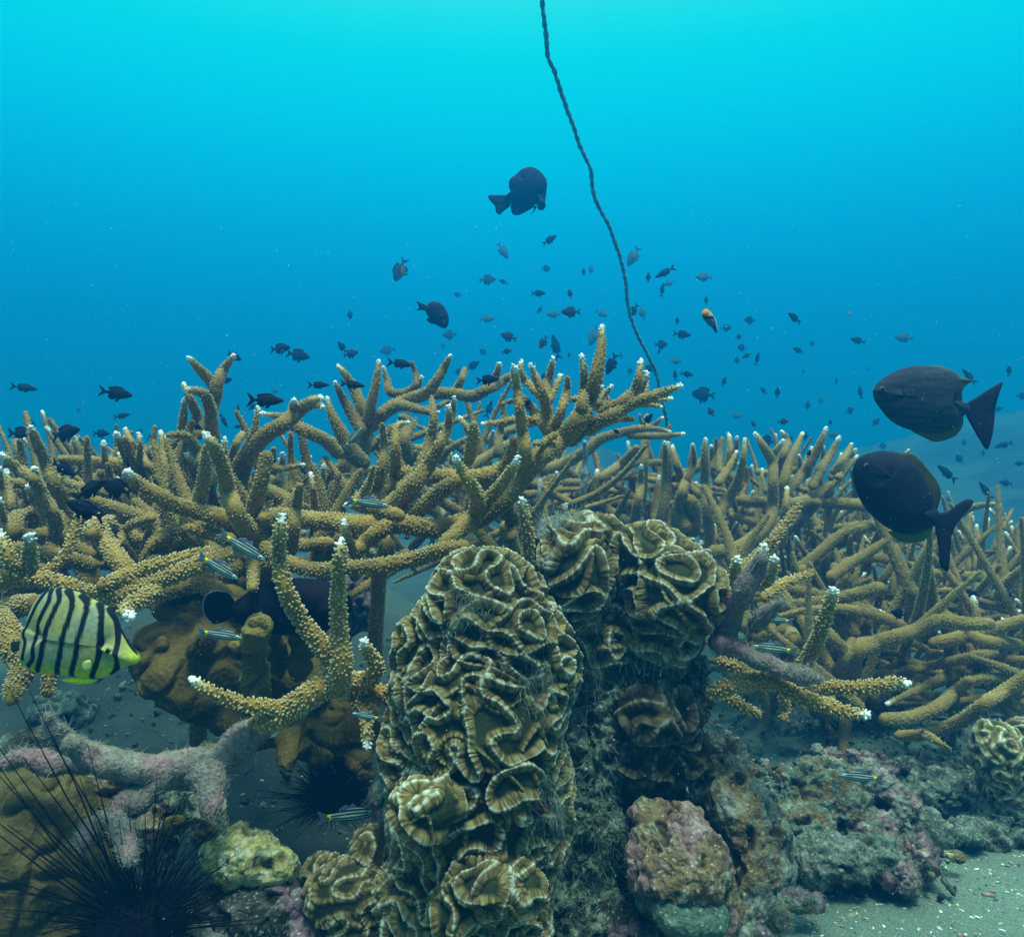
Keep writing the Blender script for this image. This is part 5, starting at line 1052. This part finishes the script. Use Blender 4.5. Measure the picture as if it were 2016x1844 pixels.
# upper big fish
def linecol(V, c, to):
    n_ = fbm(V*np.array([10, 10, 90]), 3, 3, 3); base = mixc((.014, .018, .034), (.045, .054, .075), np.clip(n_*1.2+.5, 0, 1)); return base
q_ = traced('surgeonfish', 1.45, 3, [(1193, 465), (1198, 445), (1225, 405), (1300, 355), (1400, 323), (1480, 322), (1560, 332), (1620, 360), (1660, 400), (1672, 460), (1680, 520), (1710, 532), (1712, 575), (1685, 592), (1668, 620), (1640, 660), (1560, 690), (1480, 690), (1370, 662), (1290, 620), (1230, 550), (1203, 510)], [(1330, 490), (1580, 520)], .028, linecol,
 [('tail_fin', [(1700, 530), (1760, 490), (1830, 445), (1898, 408), (1885, 460), (1862, 540), (1856, 600), (1845, 690), (1815, 778), (1770, 720), (1730, 650), (1700, 590)], .003, (.012, .012, .03), 0),
  ('dorsal_fin', [(1460, 326), (1540, 320), (1620, 345), (1680, 385), (1740, 400), (1700, 425), (1678, 460), (1668, 500), (1640, 420), (1560, 350)], .003, (.10, .09, .03), 0), ('anal_fin', [(1400, 670), (1470, 712), (1530, 736), (1600, 722), (1655, 690), (1682, 640), (1678, 600), (1640, 640), (1540, 680)], .003, (.10, .12, .02), 0)], 'upper of two big dark fish at right, with a crescent tail and fine lined flank')
add_eye(*q_, (1222, 452), .0055, .0135)
q_ = traced('surgeonfish', 1.25, 3, [(1085, 905), (1090, 870), (1120, 820), (1190, 792), (1260, 786), (1340, 810), (1410, 860), (1460, 930), (1500, 1010), (1520, 1080), (1545, 1125), (1535, 1185), (1505, 1200), (1470, 1220), (1400, 1235), (1330, 1230), (1270, 1205), (1210, 1160), (1150, 1095), (1110, 1020), (1090, 955)], [(1240, 930), (1420, 1120)], .032, flat((.006, .009, .024), (.014, .018, .040)),
 [('tail_fin', [(1530, 1135), (1600, 1115), (1660, 1070), (1710, 1048), (1742, 1066), (1690, 1110), (1640, 1200), (1605, 1300), (1590, 1380), (1602, 1445), (1556, 1410), (1548, 1310), (1530, 1210)], .003, (.012, .012, .028), 0),
  ('dorsal_fin', [(1280, 785), (1340, 795), (1400, 798), (1450, 838), (1490, 885), (1540, 950), (1562, 1010), (1552, 1070), (1532, 1110), (1500, 1040), (1440, 930), (1370, 850)], .003, (.045, .05, .025), 0), ('anal_fin', [(1515, 1195), (1500, 1245), (1450, 1282), (1380, 1288), (1320, 1272), (1275, 1225), (1340, 1225), (1430, 1225)], .003, (.10, .13, .02), 0)], 'lower and darker of two big dark fish at right, tilted, with an olive lower fin')
add_eye(*q_, (1128, 868), .005, .018)
# batfish in open water
q_ = traced('batfish', 3.2, 7, [(1150, 335), (1150, 360), (1175, 365), (1192, 345), (1190, 315), (1196, 270), (1200, 215), (1185, 180), (1150, 145), (1110, 130), (1065, 140), (1030, 170), (995, 200), (992, 240), (1003, 275), (975, 290), (960, 310), (985, 330), (1030, 330), (1100, 340)], [(1080, 215), (1140, 280)], .032, flat((.008, .014, .035), (.015, .02, .045)),
 [('tail_fin', [(985, 285), (930, 283), (880, 285), (885, 310), (915, 345), (920, 375), (940, 390), (965, 370), (1000, 340), (995, 310)], .004, (.01, .015, .035), 0), ('anal_fin', [(1005, 335), (1003, 365), (1015, 390), (1045, 393), (1090, 372), (1130, 345), (1120, 320), (1050, 315)], .004, (.012, .015, .04), 0),
  ('pelvic_fin', [(1145, 345), (1130, 370), (1108, 396), (1125, 365), (1130, 345)], .003, (.01, .015, .035), 0)], 'tall round-backed dark fish alone high in open water left of the rope')
add_eye(*q_, (1165, 325), .007, .022)
q_ = traced('damselfish', 2.7, 7, [(633, 1012), (655, 1000), (663, 965), (655, 925), (635, 890), (605, 868), (570, 866), (548, 880), (535, 905), (540, 930), (560, 960), (590, 990)], [(575, 910), (625, 965)], .018, flat((.01, .014, .035), (.02, .022, .05)),
 [('tail_fin', [(545, 915), (520, 912), (485, 912), (500, 895), (485, 865), (510, 872), (540, 888)], .003, (.01, .014, .035), 0), ('pelvic_fin', [(560, 955), (540, 965), (565, 985), (590, 985)], .002, (.01, .014, .035), 0)], 'plump dark fish nosing down, left of centre above the coral tips')
add_eye(*q_, (632, 985), .005, .014)
# small orange-headed fish
def ocol(V, c, to):
    X = V[:, [0, 2]]+c; z1 = to([(0, 440)])[0][1]; z2 = to([(0, 458)])[0][1]
    w = sst(X[:, 1], z2, z1); col = mixc((.10, .17, .24), (.75, .33, .03), w); b = (np.abs(X[:, 1]-z2) < .0035); col[b] = (.01, .01, .02)
    x1 = to([(484, 0)])[0][0]; e = X[:, 0] > x1; col[e] = (.01, .015, .05); return col
traced('wrasse', 1.9, 8, [(428, 438), (436, 420), (452, 412), (470, 424), (486, 446), (497, 480), (500, 517), (482, 505), (462, 490), (444, 468), (434, 452)], [(455, 440), (480, 485)], .012, ocol,
 [('tail_fin', [(494, 500), (505, 522), (498, 530), (486, 508)], .002, (.01, .02, .08), 0), ('dorsal_fin', [(488, 448), (502, 475), (506, 515), (497, 500), (492, 470)], .002, (.4, .5, .6), 0)], 'small orange-headed blue fish pointing down in open water right of the rope')
# black fish hiding beneath the coral
root, sub, org = traced('black_fish', 1.16, 1, [(1262, 1640), (1330, 1575), (1440, 1510), (1620, 1480), (1800, 1505), (1915, 1590), (1900, 1700), (1780, 1765), (1580, 1790), (1420, 1770), (1310, 1720)], [(1480, 1640), (1760, 1640)], .04, flat((.003, .003, .010), (.008, .006, .018)),
 [('tail_fin', [(1280, 1600), (1240, 1558), (1180, 1550), (1130, 1575), (1112, 1630), (1125, 1690), (1160, 1730), (1220, 1720), (1275, 1690), (1300, 1650)], .003, (.003, .003, .010), 0)], 'large black fish with pale-edged round tail sheltering under the middle coral')
rim = [[x+org[0], org[1]-.002, z+org[2], .0011] for x, z in sub([(1240, 1556), (1180, 1550), (1130, 1575), (1112, 1630), (1125, 1690), (1165, 1732)])]
V, F, F3, D, fr_ = tube_data(np.array(rim), 6, .003, rough=.1); mk('tail_edge', V, [F, F3], M['fish'], root, (.30, .28, .48))
# ---------------------------------------------------------------- rope
rp_ = '1064 -60 6.4 1069 20 6.2 1075 70 6.2 1079 112 6 1092 142 6 1104 180 6 1116 215 5.8 1128 245 5.8 1137 275 5.6 1152 310 5.4 1163 335 5.4 1167 375 5.4 1180 410 5.2 1197 440 5.2 1210 475 5 1222 510 5 1231 550 5 1235 590 5 1242 625 5 1258 665 4.8 1276 700 4.8 1292 735 4.6 1298 765 4.6 1305 795 4.6 1313 830 4.4 1316 862 4.4 1325 900 4.4 1335 960 4.4 1340 1060 4.4 1342 1200 4.4'
V, F, F3, D, fr_ = tube_data(tr(0, rp_, 2.0, 3.0, rs=.72/RK), 10, .004, rough=.35, rf=90)
an = np.arctan2(V[:, 1]-np.interp(D, fr_[5], fr_[0][:, 1]), V[:, 0]-np.interp(D, fr_[5], fr_[0][:, 0]))
Nr = np.stack([np.cos(an), np.sin(an), 0*an], 1); V = V+Nr*(.0012*np.sin(2*an+D*260))[:, None]
o = mk('rope', V, [F, F3], M['rope'], None, origin=V[np.argmin(V[:, 2])]); tag(o, 'thin algae-furred rope rising from the coral out of the top of the picture', 'rope')
# ---------------------------------------------------------------- sea urchins
def urchin(c, rb, tips, n_part, n_rest, Lr, r, label, seed, up=.1):
    g = np.random.default_rng(seed); root = empty('sea_urchin', (c[0], c[1], c[2]-rb)); tag(root, label, 'sea urchin', 'long-spined black urchins')
    V, F, N = union([('e', c, (rb, rb, rb*.72), 0)], rb/12, 2); mk('test', V+N*(rb*.05*vnoise(V, 200, seed))[:, None], F, M['urchin'], root)
    def spine(d, L, rr):
        a = np.cross(d, (0.1, 1, .2)); a /= np.linalg.norm(a); b = np.cross(d, a); base = c+d*rb*.7+g.normal(0, rb*.16, 3)*(L < .3); jit = g.normal(0, 1, 3); V = []
        for t, w in ((0, 1), (.5, .75), (1, .3)):
            for k in range(5): V.append(base+d*L*t+jit*L*t*(1-t)*.06+(a*math.cos(k*1.2566)+b*math.sin(k*1.2566))*rr*w)
        return np.array(V)
    q = np.array([(s*5+k, s*5+(k+1) % 5, (s+1)*5+(k+1) % 5, (s+1)*5+k) for s in range(2) for k in range(5)])
    dirs = []
    for p in tips: d = p-c; L = np.linalg.norm(d); dirs.append((d/L, L-rb*.7, r*1.15))
    while len(dirs) < n_part:
        d = g.normal(0, 1, 3); d[2] += up*2; d /= np.linalg.norm(d)
        if d[2] < -.25: continue
        dirs.append((d, g.uniform(*Lr), r))
    for d, L, rr in dirs: mk('spine', spine(d+g.normal(0, .03, 3) if L < .2 else d, L, rr), q, M['urchin'], root)
    VV = []; FF = []; n = 0
    for k in range(n_rest):
        d = g.normal(0, 1, 3); d /= np.linalg.norm(d)
        if d[2] < -.45: continue
        VV.append(spine(d, g.uniform(Lr[0]*.35, Lr[1]*.5), r*.75)); FF.append(q+n); n += 15
    o = mk('spine', np.concatenate(VV), np.concatenate(FF), M['urchin'], root); o['kind'] = 'stuff'
def Z4(x, y, d):
    u, v = ZU(4, x, y); return P(u, v, d)
urchin(P(275, 1828, .86), .05, [Z4(0, 460, .84), Z4(205, 488, .84), Z4(510, 665, .86), Z4(-30, 690, .82), Z4(-40, 760, .80), Z4(-30, 930, .8), Z4(-30, 1115, .8), Z4(-40, 1150, .78), Z4(-60, 1500, .8), Z4(-60, 1660, .82), Z4(-60, 1710, .8), Z4(220, 690, .86),
  Z4(1100, 1060, .84), Z4(960, 1250, .82), Z4(1040, 1240, .84), Z4(130, 800, .82), Z4(790, 1110, .85), Z4(1210, 1450, .82), Z4(1150, 1560, .8), Z4(1250, 1700, .84), Z4(60, 1240, .78), Z4(150, 1350, .8), Z4(440, 910, .88), Z4(1060, 1480, .8)], 64, 620, (.07, .15), .0010, 'large black long-spined urchin filling the bottom left corner', 3, .3)
urchin(P(655, 1572, 1.2), .036, [Z4(1400, 980, 1.15), Z4(1430, 1030, 1.15), Z4(1500, 1220, 1.15), Z4(1530, 1190, 1.12), Z4(1560, 1000, 1.15)], 80, 1500, (.05, .095), .0009, 'smaller black urchin on the sand left of the front brain coral', 4, .1)
# ---------------------------------------------------------------- drifting particles in the water
g = np.random.default_rng(9); n = 3200; y = g.uniform(.35, 2.6, n); X = np.stack([g.uniform(-.75, .75, n)*y, y, CZ+g.uniform(-.66, .35, n)*y], 1)
O = np.array([(1, 0, 0), (-1, 0, 0), (0, 1, 0), (0, -1, 0), (0, 0, 1), (0, 0, -1)], float); Fo = np.array([(0, 2, 4), (2, 1, 4), (1, 3, 4), (3, 0, 4), (2, 0, 5), (1, 2, 5), (3, 1, 5), (0, 3, 5)])
sz = g.choice([.00028, .0004, .0006], n, p=[.6, .33, .07])*np.clip(y/1.0, .5, 1.6); st2 = np.stack([g.uniform(.6, 2.2, n), np.ones(n), g.uniform(.5, 1.2, n)], 1); ra = g.uniform(0, 6.28, n)
W3 = O[None]*st2[:, None]*sz[:, None, None]; W3 = np.stack([W3[..., 0]*np.cos(ra)[:, None]-W3[..., 2]*np.sin(ra)[:, None], W3[..., 1], W3[..., 0]*np.sin(ra)[:, None]+W3[..., 2]*np.cos(ra)[:, None]], -1)
o = mk('marine_snow', (X[:, None]+W3).reshape(-1, 3), (np.arange(n)[:, None, None]*6+Fo).reshape(-1, 3), M['snow']); tag(o, kind='stuff')
